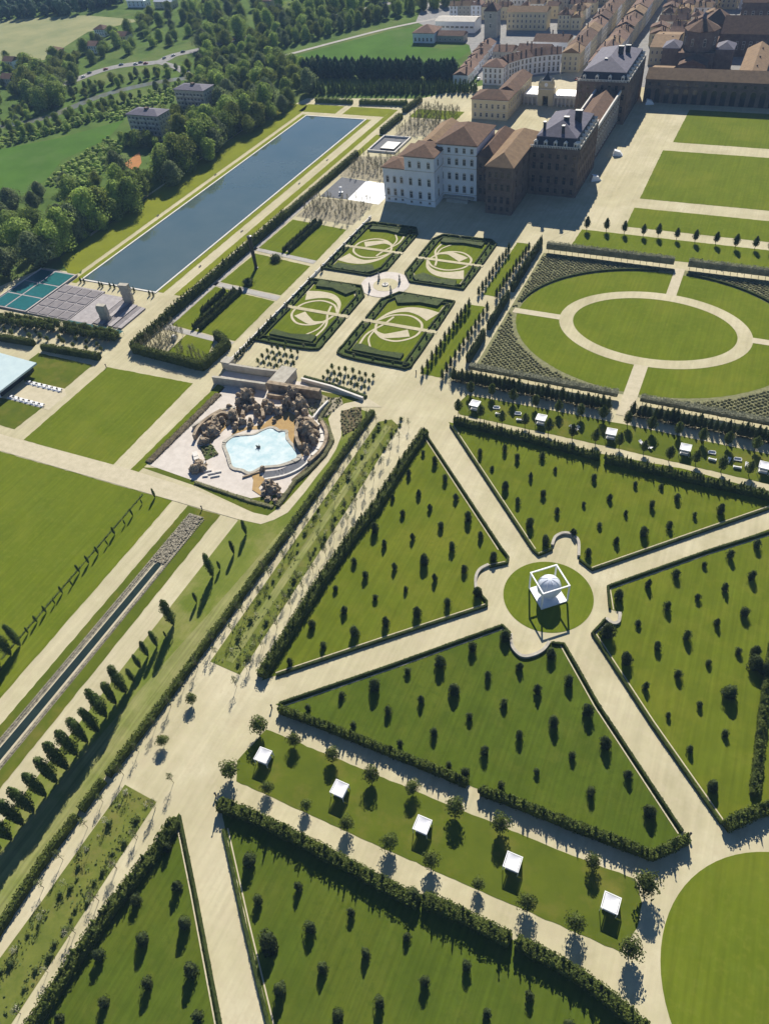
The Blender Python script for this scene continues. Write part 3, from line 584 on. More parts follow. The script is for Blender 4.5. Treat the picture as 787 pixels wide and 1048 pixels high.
for i, (px, py, s) in enumerate(lrow):
    x, y = G(px, py); s = s*.72 if s < .6 else s; place(bigc[i % 3], (x, y, ZL), rnd.uniform(0, 6), s, f'{"thin young" if s < .6 else "tall dark"} tree in the row along the big left lawn, {ORD(i+1)} from the promenade', 'tree', 'tree row along the big left lawn')
# low railing of espaliers beside that row
p0, p1 = G(9, 678), G(152, 508)
hedge('espalier_hedge', [(p0[0]-3, p0[1]), (p1[0]-2.6, p1[1])], .6, .3, 'young', 'thin low pale hedge along the edge of the big left lawn', leaf=.45, dens=13, jag=.3)
# ---- hedges
HG = 'tall hedges round the triangular lawns'
def hp(pts): return GP(pts)
TALL = [
 ([(268, 694), (290, 660), (326, 603), (360, 553), (386, 520), (412, 478), (435, 444)], 4.2, 4.2, 'tall hedge between the flower strip and the lawn left of the pavilion'),
 ([(465, 433), (540, 451), (613, 470)], 3.2, 3.6, 'tall hedge along the top lawn above the pavilion, left piece'),
 ([(619, 472), (700, 491), (800, 513)], 3.4, 3.8, 'tall hedge along the top lawn above the pavilion, right piece'),
 ([(287, 728), (330, 744), (390, 768), (440, 788), (478, 804)], 2.6, 3.6, 'tall hedge under the lawn below the pavilion, left piece'),
 ([(492, 811), (535, 827), (580, 845), (625, 862), (667, 878), (702, 861)], 2.8, 3.8, 'tall hedge under the lawn below the pavilion, right piece'),
 ([(741, 848), (765, 836), (830, 815)], 3.6, 4.2, 'tall hedge along the bottom of the lawn right of the pavilion'),
 ([(771, 815), (776, 770), (782, 715), (790, 660)], 2.6, 3, 'tall hedge up the right edge of the lawn right of the pavilion'),
 ([(226, 826), (260, 838), (300, 858), (350, 884), (385, 903), (428, 926)], 3.8, 4.6, 'tall hedge below the day bed lawn, left piece'),
 ([(434, 922), (470, 938), (522, 965)], 4.0, 4.8, 'tall hedge below the day bed lawn, middle piece'),
 ([(528, 966), (565, 985), (600, 1006), (635, 1034), (660, 1056)], 3.8, 4.6, 'tall hedge below the day bed lawn, right piece running off the bottom'),
 ([(181, 842), (165, 868), (120, 926), (75, 990), (35, 1052), (10, 1095)], 4.0, 4.2, 'tall hedge beside the flower strip in the bottom left corner'),
]
for pts, wd, h, lab in TALL: hedge('tall_hedge', hp(pts), wd*.85, h*.68, 'hedge', lab, HG, leaf=.5, dens=70, jag=.8, spikes=2.0)
LONG = [([(-112.6, 199), (-112.6, 128), (-113.6, 62), (-114.4, 38)], 'upper'), ([(-114.6, 36.5), (-115, 28)], 'middle'), ([(-115, 26.5), (-115.3, 16), (-114, -4), (-112, -30)], 'lower')]
for pts, nm in LONG: hedge('long_hedge', pts, 2.2, 2.3, 'hedge', f'long straight clipped hedge between slope and flower strip, {nm} piece', 'long straight hedge', leaf=.5, dens=42, jag=.4)
LOW = [
 ([(437, 447), (513, 562), (520, 571), (519, 577), (501, 581)], 'left of the diagonal path above the pavilion'), ([(487, 605), (498, 616), (498, 621), (400, 653), (283, 692)], 'on the lawn left of the pavilion along its lower path'),
 ([(461, 436), (545, 563), (551, 569), (565, 563)], 'right of the diagonal path above the pavilion'), ([(593, 574), (606, 584), (723, 543), (790, 520)], 'on the lawn above the pavilion along the right path'),
 ([(800, 541), (723, 565), (622, 601), (624, 624)], 'on the lawn right of the pavilion along its upper path'), ([(620, 634), (606, 649), (666, 741), (738, 844)], 'right of the diagonal path below the pavilion'),
 ([(286, 721), (400, 682), (514, 641), (521, 648), (523, 656)], 'on the lawn below the pavilion along its upper path'), ([(564, 659), (577, 660), (612, 722), (698, 852)], 'left of the diagonal path below the pavilion'),
 ([(229, 850), (250, 945), (275, 1050), (286, 1095)], 'right of the bottom left path'), ([(184, 836), (200, 914), (226, 1050), (238, 1098)], 'left of the bottom left path')]
for pts, lab in LOW:
    g = hp(pts); hedge('low_hedge', g, .85, .95, 'boxhedge', 'low clipped box hedge '+lab, 'low box hedges along the diagonal paths', leaf=.3, dens=14, jag=.06)
    tot = sum(map(lambda a, b: math.hypot(a[0]-b[0], a[1]-b[1]), g[:-1], g[1:]))
    pc = {'left of the diagonal path above the pavilion': ('A', 1)}
def inward(pts, poly, d):
    """the same line moved d metres into its lawn"""
    out = []; n = len(pts)
    for i, p in enumerate(pts):
        a, b_ = pts[max(i-1, 0)], pts[min(i+1, n-1)]; dx, dy = b_[0]-a[0], b_[1]-a[1]; l = math.hypot(dx, dy)
        q1, q2 = (p[0]-dy/l*d, p[1]+dx/l*d), (p[0]+dy/l*d, p[1]-dx/l*d)
        cxp, cyp = sum(t[0] for t in poly)/len(poly), sum(t[1] for t in poly)/len(poly)
        out.append(q1 if math.hypot(q1[0]-cxp, q1[1]-cyp) < math.hypot(q2[0]-cxp, q2[1]-cyp) else q2)
    return out
for (pts, lab), k in zip(LOW, 'AABBCCDDEF'):
    g = inward(hp(pts), GP(PLOT[k][1]), 1.05)
    b = MB()
    for i in range(len(g)-1):
        if math.hypot(g[i+1][0]-g[i][0], g[i+1][1]-g[i][1]) < 5: continue
        q = strip(g[i:i+2], .32); b.add([(p[0], p[1], ZP+.012*i) for p in q], [(3, 2, 1, 0)])
    tag(obj('gravel_strip', b.mesh('gravel_strip', 'gravel2')), 'pale strip behind the hedge '+lab, 'kerb', kind='structure')
# niches with curved stone seats at the round lawn
for pts, lab in (([(500, 579), (491, 584), (487, 592), (487, 603)], 'left'), ([(565, 559), (568, 551), (575, 547), (582, 547), (588, 550), (592, 556), (592, 570)], 'top'),
                 ([(523, 650), (524, 662), (530, 670), (537, 673), (547, 671), (556, 666), (562, 658)], 'bottom'), ([(620, 634), (627, 639), (633, 637), (634, 628)], 'right')):
    wall_line('curved_wall', smooth(hp(pts)), .9, 0, .9, 'stone', f'curved low stone wall round the {lab} bay of the pavilion circle', 'wall')
# ---- ring garden hedges: dark wall pieces, conifer row and pleached rows
for i, (v0, v1) in enumerate(((333, 351), (303, 331), (269, 297), (243, 263))):
    hedge('dark_hedge', [(-88.6, v0), (-88.6, v1)], 2.2, 4.2, 'conifer', f'dark tall hedge piece between the parterre and the ring garden, {ORD(i+1)} from the palace', 'dark hedge pieces by the ring garden', leaf=.55, dens=46, jag=1.0, spikes=1.6)
CON = [tmesh('conifer', 'cone', 2.2, 0, 6.2, 420, .5, 120+i, 'conifer', lump=.4) for i in range(3)]
k = 0
for u0, u1, lab in ((-90, -25, 'left'), (-18, 50, 'right')):
    n = int((u1-u0)/1.95)
    for i in range(n):
        u = u0+i*1.95+rnd.uniform(-.2, .2)
        tag(obj('conifer', CON[k % 3], None, (u, 229.6+rnd.uniform(-.25, .25), .04), k, rnd.uniform(.82, 1.15)), f'dark conifer before the ring garden, {lab} of its near path, {ORD(i+1)} from the left', 'conifer', 'conifer row before the ring garden'); k += 1
def pleached(name, u0, u1, v, h0, h1, wd, label):
    root = tag(obj(name, None, None, (u0, v, 0)), label, 'hedge', 'pleached tree rows of the ring garden')
    obj('crown', hedge_mesh([(0, 0), (u1-u0, 0)], wd, h1-h0, 'pleach', leaf=.5, dens=46, jag=.3, seed=int(u0)+7, z0=h0), root)
    b = MB(); b.tube((0, 0, 0), (0, 0, h0+.4), .11, .08); tm = b.mesh('trunk', 'bark')
    n = int((u1-u0)/3)
    for i in range(n): obj('trunk', tm, root, (1+i*3, 0, 0))
    return root
pleached('pleached_row', -86, -25.5, 237.5, 2.0, 3.7, 3.6, 'grey green pleached row behind the conifers, left of the near path')
pleached('pleached_row', -17, 60, 237.5, 2.0, 3.7, 3.6, 'grey green pleached row behind the conifers, right of the near path')
pleached('pleached_row', -84, -22.6, 345.6, 1.9, 5.2, 3.0, 'tall grey green clipped screen behind the ring, on the palace side')
pleached('pleached_row', -16.2, 70, 345.6, 1.9, 5.2, 3.0, 'tall grey green clipped screen behind the ring, on the right side')
# beds between the oval lawn and the rows: low shrubs, more than one could count
bm = MB(); rg = random.Random(5)
for i in range(-60, 90):
    for j in range(-60, 90):
        u = -22+(i-j)*1.15+rg.uniform(-.2, .2); v = 291+(i+j)*1.05+rg.uniform(-.2, .2)
        if not (-84 < u < 62 and 241 < v < 343): continue
        if ((u+22)/61)**2+((v-291)/50.3)**2 < 1: continue
        if abs(v-288) < 3 and u < -60 or abs(v-293) < 3 and u > 15 or abs(u+19.5) < 3.5: continue
        bm.lathe([(.6, 0), (.66, .35), (.35, .6)], 5, (u, v), 0, .4, i+j)
        for _ in range(7): bm.leaf((u+rg.uniform(-.7, .7), v+rg.uniform(-.7, .7), rg.uniform(.35, .75)), (0, 0, 1), .5, 0, rg)
tag(obj('bed_shrubs', bm.mesh('bed_shrubs', 'shrub')), 'close rows of low grey green shrubs in the corners of the ring garden', 'shrubs', kind='stuff')
sheet('shrub_bed', [(-85, 241), (62, 241), (62, 344), (-85, 344)], ZL-.02, 'bedground', 'pale soil in the corners of the ring garden', 'soil')
hedge('oval_edging', ell(-22, 291, 60.2, 49.4, 40, R(96), R(176)), 1.2, 1.0, 'boxhedge', 'low dark edging of the oval lawn towards the palace', 'oval edging hedges', leaf=.3, dens=14, jag=.15)
hedge('oval_edging', ell(-22, 291, 60.2, 49.4, 40, R(84), R(10)), 1.2, 1.0, 'boxhedge', 'low dark edging of the oval lawn on its far right side', 'oval edging hedges', leaf=.3, dens=14, jag=.15)
# ---- young trees and bushes along the flower strip
def bare_tree(seed, h, twig=30, leafy=0, m2='young'):
    rg = random.Random(seed); b = MB(); b.tube((0, 0, 0), (0, 0, h), .07, .03, 5)
    for i in range(twig):
        z = h*rg.uniform(.3, .97); a = rg.uniform(0, 6.3); l = (h-z)*.35+rg.uniform(.3, .8)
        e = (math.cos(a)*l*.6, math.sin(a)*l*.6, z+l*.7); b.tube((0, 0, z), e, .035, .015, 3)
        for _ in range(leafy): b.leaf((e[0]*rg.uniform(.4, 1.2), e[1]*rg.uniform(.4, 1.2), e[2]+rg.uniform(-.6, .4)), (0, 0, 1), .26, 1, rg)
    return b.mesh('sapling', ['twig', m2])
SAP = [bare_tree(200+i, 5+i*.5, 30, 6) for i in range(4)]
rows = [(-111.2, 10, 196, 7.3, 'on the left path of the flower strip'), (-97.2, 5, 200, 7.6, 'on the right path of the flower strip'), (-108.2, 80, 194, 8.1, 'on the left edge of the flower strip'), (-99.2, 80, 196, 8.3, 'on the right edge of the flower strip')]
def blossom_tree(seed):
    rg = random.Random(seed); root = obj('blossom_tree'); b = MB(); b.tube((0, 0, 0), (0, 0, 2.6), .06, .04, 5); obj('trunk', b.mesh('trunk', 'twig'), root)
    c = MB(); crown(c, 'round', 1.15, 2.0, 4.0, 90, .3, seed, .5, 0); obj('crown', c.mesh('crown', 'blossom'), root); return root
blo = [park(blossom_tree(500+i)) for i in range(2)]
bl = CR(0, 779, 3.335, [(425, 105), (518, 152), (453, 255), (385, 355), (303, 468), (222, 590), (145, 712), (50, 855), (355, 200), (290, 300), (210, 415), (130, 530), (40, 645)])+CR(280, 420, 4.372, [(405, 350), (300, 505), (490, 215), (330, 470), (360, 430), (130, 750), (190, 680), (250, 590), (410, 185), (270, 390), (205, 475), (340, 290)])+CR(130, 560, 4.629, [(560, 560), (705, 350), (640, 450)])
bl.sort(key=lambda p: -p[1])
for i, p in enumerate(bl):
    x, y = G(p[0], p[1], 3.0); place(blo[i % 2], (x, y, .06), i, rnd.uniform(.8, 1.1), f'young tree with a loose pale crown in the flower strip, {ORD(i+1)} from the bottom', 'young tree', 'pale crowned trees in the flower strip')

for u, v0, v1, st, lab in rows:
    v = v0; i = 0
    while v < v1:
        if not (44 < v < 72 and u > -100):
            i += 1
            tag(obj('sapling', SAP[i % 4], None, (u+rnd.uniform(-.5, .5)+(1.3 if u == -97.2 else 0)*(v > 90), v+rnd.uniform(-.8, .8), .05), rnd.uniform(0, 6), rnd.uniform(.75, 1.1)), f'thin sparse young tree {lab}, {ORD(i)} from the bottom', 'young tree', 'young trees along the flower strip')
        v += st
rg = random.Random(9)
blob = MB(); crown(blob, 'round', .75, 0, 1.1, 70, .3, 31, core=.6); blobm = blob.mesh('flower_bush', 'young')
blob = MB(); crown(blob, 'round', .6, 0, .9, 45, .28, 32, core=0); blobw = blob.mesh('flower_bush', 'blossom')
i = 0; seen = []
for side, lab in ((-107, 'left'), (-99.7, 'right')):
    v = -14; i = 0
    while v < 196:
        v += rg.uniform(2.0, 4.6)
        if 38 < v < 78: continue
        i += 1; q = rg.random()
        tag(obj('flower_bush', blobw if q < .3 else blobm, None, (side+rg.uniform(-.9, .9)+(1.5 if side < -100 else 0)*(rg.random() < .4), v, .08), v, rg.uniform(.7, 1.6)), f'{"pale flowering" if q < .3 else "leafy green"} bush in the {lab} half of the flower strip, {ORD(i)} from the bottom', 'bush', 'bushes in the flower strip')
g_ = MB()
for _ in range(2600):
    u, v = rg.uniform(-108.6, -98.6), rg.choice((rg.uniform(-20, 37), rg.uniform(78, 196)))
    if noise.noise(Vector((u*.22, v*.12, 3))) > -.02 and (u < -105.5 or u > -101.5 or rg.random() < .25 or v < 95 and v > 78): g_.leaf((u, v, rg.uniform(.1, .5)), (0, 0, 1), .7, 0, rg)
tag(obj('undergrowth', g_.mesh('undergrowth', 'young')), 'patchy low green plants growing in the flower strip', 'plants', kind='stuff')
# ================================================================== PARTERRE
PU, PV = -150, 293
def ribbon(name, pts, wd, m, z=ZB): return None
quads = [('far left', -1, 1, -189.5, -154.5, 297.5, 354), ('near left', -1, -1, -189.5, -154.5, 230, 289), ('far right', 1, 1, -145.5, -110, 297.5, 350), ('near right', 1, -1, -146.5, -110, 230, 288.5)]
for nm, su, sv, u0, u1, v0, v1 in quads:
    cu, cv, hu, hv = (u0+u1)/2, (v0+v1)/2, (u1-u0)/2, (v1-v0)/2
    def Lc(x, y): return (cu+x*su*hu, cv-y*sv*hv)      # x grows away from the long axis, y grows towards the centre circle
    lawn([Lc(x, y) for x, y in ((-.72, -.84), (.72, -.84), (.72, .84), (-.5, .84), (-.72, .62))], 'lawn', f'lawn of the {nm} parterre square with pale scrolls', ZL)
    # outer beds, in two halves left and right of the cross path, each a planted strip between two box hedges
    halves = [([(-.86, .1), (-.86, .66), (-.62, .9), (.86, .9), (.86, .1)], 'centre'), ([(-.86, -.02), (-.86, -.72), (-.74, -.9), (.74, -.92), (.86, -.84), (.86, -.02)], 'outer')]
    for pts, lab in halves:
        line = [Lc(*p) for p in pts]
        if lab == 'outer' and sv < 0: line = smooth(line, 3)
        bq = MB(); ob = strip(line, 3.7); nb = len(line)
        for i in range(nb-1): bq.add([(p[0], p[1], ZP+.006*(i % 2)) for p in (ob[i], ob[i+1], ob[2*nb-2-i], ob[2*nb-1-i])], [(3, 2, 1, 0)])
        tag(obj('parterre_bed', bq.mesh('parterre_bed', 'bedgreen')), f'dark planted border of the {nm} parterre square, {lab} half', 'flower bed', kind='structure')
        root = tag(obj('box_border', None, None, (0, 0, 0)), f'dark clipped double box border of the {nm} parterre square, {lab} half', 'hedge', 'box borders of the parterre')
        o = strip(line, 3.7); n = len(line)
        for e in (o[:n], o[n:][::-1]): obj('hedge_line', hedge_mesh(e, .95, 1.0, 'boxhedge', leaf=.3, dens=14, jag=.08, seed=hs[0]), root); hs[0] += 1
        for i in range(len(line)-1):
            a, c = line[i], line[i+1]; l = math.hypot(c[0]-a[0], c[1]-a[1]); kk = int(l/5.5)
            for j in range(kk):
                t = (j+.5)/kk; b = MB(); crown(b, 'round', .8, 0, 1.5, 60, .3, j+i*7, core=.7)
                obj('box_ball', b.mesh('box_ball', 'conifer2' if (i+j) % 3 else 'shrub'), root, (a[0]+(c[0]-a[0])*t, a[1]+(c[1]-a[1])*t, .1))
    # dark raised hedge blocks at both ends of the lawn
    for pts, lab in (([(-.66, .8), (-.48, .92), (.66, .92), (.6, .72), (.1, .74), (-.45, .62)], 'centre'), ([(-.66, -.8), (.62, -.8), (.62, -.66), (.05, -.7), (-.5, -.62), (-.66, -.64)], 'outer')):
        b = MB(); q = [Lc(*p) for p in pts]; b.prism(q, 0, 1.1)
        rg = random.Random(3)
        for p in fill(q, .5, rg, 900, 200): b.leaf((p[0], p[1], 1.13), (0, 0, 1), .4, 0, rg)
        tag(obj('hedge_block', b.mesh('hedge_block', 'boxhedge')), f'solid dark hedge block at the {lab} end of the {nm} parterre square', 'hedge', 'hedge blocks of the parterre')
    # pale scrolls and cross path
    sc = []
    def rib(pts, wd):
        q = smooth(pts, 8); n = len(q); W = [wd[0]+(wd[1]-wd[0])*math.sin(math.pi*i/(n-1))**.8 if len(wd) == 2 else wd[0]+(wd[1]-wd[0])*(i/(n-1))**wd[2] for i in range(n)]
        return strip([Lc(*p) for p in q], W)
    sc.append((rib([(-.66, .08), (-.45, .36), (-.1, .52), (.3, .52), (.66, .44)], (.6, 9.0, 1.3)), 'crescent'))
    sc.append((rib([(-.62, .1), (-.35, .3), (.1, .36), (.48, .22), (.6, 0), (.52, -.2), (.2, -.36), (-.2, -.34), (-.5, -.16), (-.62, .1)], (1.1, 1.15, 1)), 'ring'))
    sc.append((rib([(-.5, -.2), (-.2, -.28), (.1, -.2), (.36, -.1)], (.6, 6.0, .7)), 'teardrop'))
    sc.append((rib([(-.6, -.62), (-.62, -.3), (-.4, .02), (-.3, .26)], (1, 1.1, 1)), 'stroke'))
    sc.append((rib([(-.3, -.62), (-.5, -.4), (-.5, -.1)], (.8, .9, 1)), 'hook'))
    for i, (q, lab) in enumerate(sc): sheet('scroll', q, ZP+.012*(i+1), 'gravel2', f'pale gravel {lab} scroll in the lawn of the {nm} parterre square', 'scroll')
    sheet('path', [Lc(-1.02, .0), Lc(1.02, .0), Lc(1.02, .08), Lc(-1.02, .08)], ZP+.1, 'gravel', f'narrow path crossing the {nm} parterre square', 'path')
# centre circle
sheet('centre_circle', ell(PU, PV, 12.2, 12.2), ZB, 'whitepave', 'round pale paving at the crossing of the parterre', 'paving')
sheet('sand_circle', ell(PU+.4, PV-.5, 6.2, 6.2), ZB+.05, 'gravel', 'sand coloured disc in the centre circle', 'paving')
b = MB(); b.lathe([(1.6, 0), (1.6, .5), (1.2, .5), (1.2, .3), (.3, .3), (.2, 1.3), (.05, 1.4)], 16)
tag(obj('fountain_bowl', b.mesh('fountain_bowl', 'stonewhite'), None, (PU+.3, PV-.6, ZB)), 'small round white stone basin in the middle of the parterre circle', 'fountain')
def statue_mesh(seed):
    rg = random.Random(seed); b = MB(); b.lathe([(.75, 0), (.75, .25), (.55, .35), (.55, 1.4), (.7, 1.5), (.7, 1.65), (.3, 1.65)], 8)
    b.lathe([(.34, 1.65), (.38, 2.0), (.3, 2.5), (.36, 2.9), (.4, 3.2), (.2, 3.4), (.13, 3.5), (.2, 3.62), (.2, 3.8), (.08, 3.95)], 8, (.03, 0), 0, .25, seed)
    b.tube((.3, 0, 3.2), (.62, .15, 2.6), .12, .09); b.tube((-.3, 0, 3.2), (-.45, .3, 3.5), .12, .08)
    return b.mesh('statue', 'stone')
for i, (u, v) in enumerate(((-155, 296.5), (-144, 297), (-155.2, 286), (-144, 286.5))):
    tag(obj('statue', statue_mesh(i), None, (u, v, ZB), i), f'dark weathered statue on a pedestal at the {("far left", "far right", "near left", "near right")[i]} of the parterre circle', 'statue', 'statues of the parterre circle')
# little potted trees in front of the parterre
pot = [tmesh('potted_tree', 'oval', .95, .7, 3.3, 120, .4, 300+i, 'tree', .1) for i in range(2)]
k = 0
for nm, u0, nu, v0, nv in (('left', -175.5, 6, 214, 4), ('right', -142, 7, 212.5, 3)):
    for i in range(nu):
        for j in range(nv):
            if nm == 'left' and (i == 5 and j > 1): continue
            tag(obj('potted_tree', pot[k % 2], None, (u0+i*3.3+rnd.uniform(-.2, .2), v0+j*4.1+rnd.uniform(-.3, .3)-i*.12, ZG), k, rnd.uniform(.85, 1.1)), f'small clipped tree of the {nm} grid above the grotto, {ORD(j+1)} row, {ORD(i+1)} from left', 'small tree', 'grid of little trees before the parterre'); k += 1
# ================================================================== PAVILION
px0, pu = PC
base = [G(*p) for p in CR(500, 540, 5.6214, [(228, 358), (305, 472), (457, 424)])]
f_, r_ = Vector(base[1]), Vector(base[2]); l_ = Vector(base[0])
e1 = (r_-f_); S = (e1.length+(l_-f_).length)/2; ang = math.atan2(e1.y, e1.x)
ctr = (l_+r_)/2
root = tag(obj('cube_pavilion', None, None, (ctr.x, ctr.y, ZL), ang), 'white open cube frame holding a big white sphere on a square base', 'pavilion')
b = MB(); q = S/2; b.box(-q, q, -q, q, 0, .4); obj('base', b.mesh('base', 'white'), root)
hF = S*.93
for i, (sx, sy) in enumerate(((-1, -1), (1, -1), (1, 1), (-1, 1))):
    b = MB(); b.box(sx*q-.2, sx*q+.2, sy*q-.2, sy*q+.2, .4, hF+.2); obj('post', b.mesh('post', 'white'), root)
for a in range(4):
    b = MB(); sx, sy = ((0, -1), (1, 0), (0, 1), (-1, 0))[a]
    if sx == 0: b.box(-q+.21, q-.21, sy*q-.19, sy*q+.19, hF-.2, hF+.19)
    else: b.box(sx*q-.19, sx*q+.19, -q+.21, q-.21, hF-.2, hF+.19)
    obj('top_beam', b.mesh('top_beam', 'white'), root)
SR = S*.43
b = MB(); b.lathe([(max(.01, SR*math.sin(math.pi*i/22)), -SR*math.cos(math.pi*i/22)) for i in range(23)], 40)
sp_ = obj('sphere', b.mesh('sphere', 'steel', True), root, (0, 0, hF*.56))
b = MB()
for k in range(8):
    a = k*math.pi/4
    for i in range(14):
        t0, t1 = math.pi*(.06+.88*i/14), math.pi*(.06+.88*(i+1)/14); rr = SR+.04
        b.tube((rr*math.sin(t0)*math.cos(a), rr*math.sin(t0)*math.sin(a), rr*math.cos(t0)), (rr*math.sin(t1)*math.cos(a), rr*math.sin(t1)*math.sin(a), rr*math.cos(t1)), .09, .09, 4)
obj('seam_ribs', b.mesh('seam_ribs', 'white'), sp_)
b = MB(); b.lathe([(SR*.5, .41), (SR*.42, .9), (SR*.42, hF*.56-SR*.88)], 24); obj('cradle', b.mesh('cradle', 'white'), root)
# ================================================================== DAY BEDS
def daybed():
    root = obj('canopy_day_bed'); q = 1.75
    for sx in (-1, 1):
        for sy in (-1, 1):
            b = MB(); b.box(sx*q-.07, sx*q+.07, sy*q-.07, sy*q+.07, 0, 2.7); obj('post', b.mesh('post', 'white'), root)
    b = MB()
    for s in (-1, 1): b.box(-q-.1, q+.1, s*q-.1, s*q+.1, 2.7, 2.9); b.box(s*q-.1, s*q+.1, -q+.11, q-.11, 2.7, 2.9)
    obj('canopy_frame', b.mesh('canopy_frame', 'white'), root)
    b = MB(); r = q-.2; n = 8
    for i in range(n):
        for j in range(n):
            z = lambda a, c: 2.82-.3*(1-(2*a/n-1)**2)*(1-(2*c/n-1)**2)
            P = lambda a, c: (-r+2*r*a/n, -r+2*r*c/n, z(a, c))
            b.add([P(i, j), P(i+1, j), P(i+1, j+1), P(i, j+1)], [(0, 1, 2, 3)])

    obj('canopy', b.mesh('canopy', 'canvas'), root)
    b = MB(); b.box(-1.4, 1.4, -1.3, 1.3, .15, .5); obj('bed_base', b.mesh('bed_base', 'white'), root)
    b = MB(); b.box(-1.3, 1.3, -1.2, 1.2, .5, .75); m_ = obj('mattress', b.mesh('mattress', 'cushion'), root)
    for s in (-.6, .6):
        b = MB(); b.box(s-.45, s+.45, .7, 1.15, .75, .98); obj('pillow', b.mesh('pillow', 'canvas'), m_)
    b = MB(); b.box(-q+.1, q-.1, q-.05, q+.0, .5, 2.5); obj('back_curtain', b.mesh('back_curtain', 'canvas'), root)
    return root
bed = park(daybed())
sa = math.atan2(G(578, 873)[1]-G(272, 747)[1], G(578, 873)[0]-G(272, 747)[0])
for i, (px, py) in enumerate([(269.3, 773.4), (347.4, 807.5), (432.3, 844.5), (524.8, 882.6), (625.3, 924.6)]):
    x, y = G(px, py, 2.7); place(bed, (x, y, ZL), sa+rnd.uniform(-.04, .04), 1.0, f'white canopied day bed on the near strip lawn, {ORD(i+1)} from the left', 'day bed', 'white canopied day beds')
for i, (px, py) in enumerate([(486, 413), (554, 427.5), (625.8, 442), (701.8, 458), (783, 476.5)]):
    x, y = G(px, py, 2.7); place(bed, (x, y, ZL), rnd.uniform(-.05, .05), 1.0, f'white canopied day bed on the far lawn by the conifers, {ORD(i+1)} from the left', 'day bed', 'white canopied day beds')
def seatset():
    root = obj('garden_sofa')
    b = MB(); b.box(-1.1, 1.1, -.45, .45, .12, .42); obj('seat', b.mesh('seat', 'cushion'), root)
    b = MB(); b.box(-1.1, 1.1, .46, .62, .12, .95); obj('backrest', b.mesh('backrest', 'canvas'), root)
    for s in (-1, 1):
        b = MB(); b.box(s*1.2-.09, s*1.2+.09, -.45, .62, .0, .62); obj('armrest', b.mesh('armrest', 'white'), root)
    return root
sofa = park(seatset())
sf = [(508, 417.5, .2), (510.5, 423.5, 3.2), (530, 423.5, .2), (532, 429.5, 3.3), (590, 438, .9), (728.5, 463.5, .1), (729, 470, 3.1), (755, 470.5, .1), (754.5, 478, 3.2), (764.5, 476, 1.6), (746, 471, 1.4)]
for i, (px, py, a) in enumerate(sf):
    x, y = G(px, py, .4); place(sofa, (x, y, ZL), a, 1.0, f'white garden sofa among the far canopies, {ORD(i+1)} counted from the left', 'sofa', 'white garden sofas')
def lounger():
    root = obj('hammock_lounger'); b = MB()
    pts = [(-2.2, 1.1), (-1.4, .62), (-.5, .42), (.5, .42), (1.4, .62), (2.2, 1.1)]
    for (x0, z0), (x1, z1) in zip(pts, pts[1:]): b.add([(x0, -.7, z0), (x1, -.7, z1), (x1, .7, z1), (x0, .7, z0), (x0, -.7, z0-.06), (x1, -.7, z1-.06), (x1, .7, z1-.06), (x0, .7, z0-.06)], [(0, 1, 2, 3), (7, 6, 5, 4), (0, 4, 5, 1), (3, 2, 6, 7)])
    obj('sling', b.mesh('sling', 'canvas'), root)
    b = MB()
    for s in (-1, 1): b.tube((s*2.2, 0, 1.1), (s*.8, 0, .05), .06); b.tube((s*.8, -.7, .05), (s*.8, .7, .05), .06)
    obj('stand', b.mesh('stand', 'white'), root); return root
lg = park(lounger())
for i, (px, py, a) in enumerate([(587, 438.5, -.5), (658.5, 454, -.55), (662.5, 456.5, -.5)]):
    x, y = G(px, py, .6); place(lg, (x, y, ZL), a, .9, f'long white sling lounger on the far canopy lawn, {ORD(i+1)} from the left', 'lounger', 'white sling loungers')
# bollards at path corners
def bollard():
    b = MB(); b.lathe([(.16, 0), (.16, 1.2), (.24, 1.25), (.24, 1.45), (.1, 1.6)], 10); return b.mesh('bollard', 'darkmetal')
bo = bollard()
for (px, py, lab) in ((109, 376, 'at the corner of the square lawn left of the grotto'), (426, 382.5, 'at the near end of the left parterre cypress row'), (466.5, 391.5, 'where the conifer row meets the square'), (278.5, 725, 'at the tip of the lawn below the pavilion'), (221.5, 815, 'at the tip of the bottom middle lawn'), (207, 521.5, 'at the head of the stone bed'), (705.5, 856, 'at the right end of the hedge below the pavilion')):
    x, y = G(px, py); tag(obj('bollard', bo, None, (x, y, ZG), 0, 1.2), 'short dark post '+lab, 'bollard', 'dark posts at path corners')
# ================================================================== GROTTO FOUNTAIN
def fz(pts): return GP(CR(*FZ, pts))
pool = smooth(fz([(145, 405), (165, 455), (180, 500), (225, 512), (260, 525), (320, 500), (400, 490), (480, 457), (465, 415), (430, 370), (425, 335), (395, 335), (360, 318), (320, 330), (280, 350), (220, 355), (180, 362), (150, 385), (145, 405)]), 5)[:-1]
sheet('fountain_water', pool, ZB+.1, 'fountain', 'pale blue water of the grotto fountain with a lobed outline', 'water')
b = MB(); cpx, cpy = sum(p[0] for p in pool)/len(pool), sum(p[1] for p in pool)/len(pool); n = len(pool)
outer = [(cpx+(p[0]-cpx)*1.07, cpy+(p[1]-cpy)*1.1) for p in pool]
for i in range(n):
    j = (i+1) % n; q_ = 1+.5*abs(noise.noise(Vector((i*.9, 3, 1)))); b.prism([pool[i], pool[j], (cpx+(outer[j][0]-cpx)*(1+.04*q_), cpy+(outer[j][1]-cpy)*(1+.05*(q_-1))), (cpx+(outer[i][0]-cpx)*(1+.04*q_), cpy+(outer[i][1]-cpy)*(1+.05*(q_-1)))], .05, .45+.5*(q_-1)*1.6)
tag(obj('fountain_basin', b.mesh('fountain_basin', 'stone')), 'lobed stone rim round the pale blue fountain pool', 'basin')
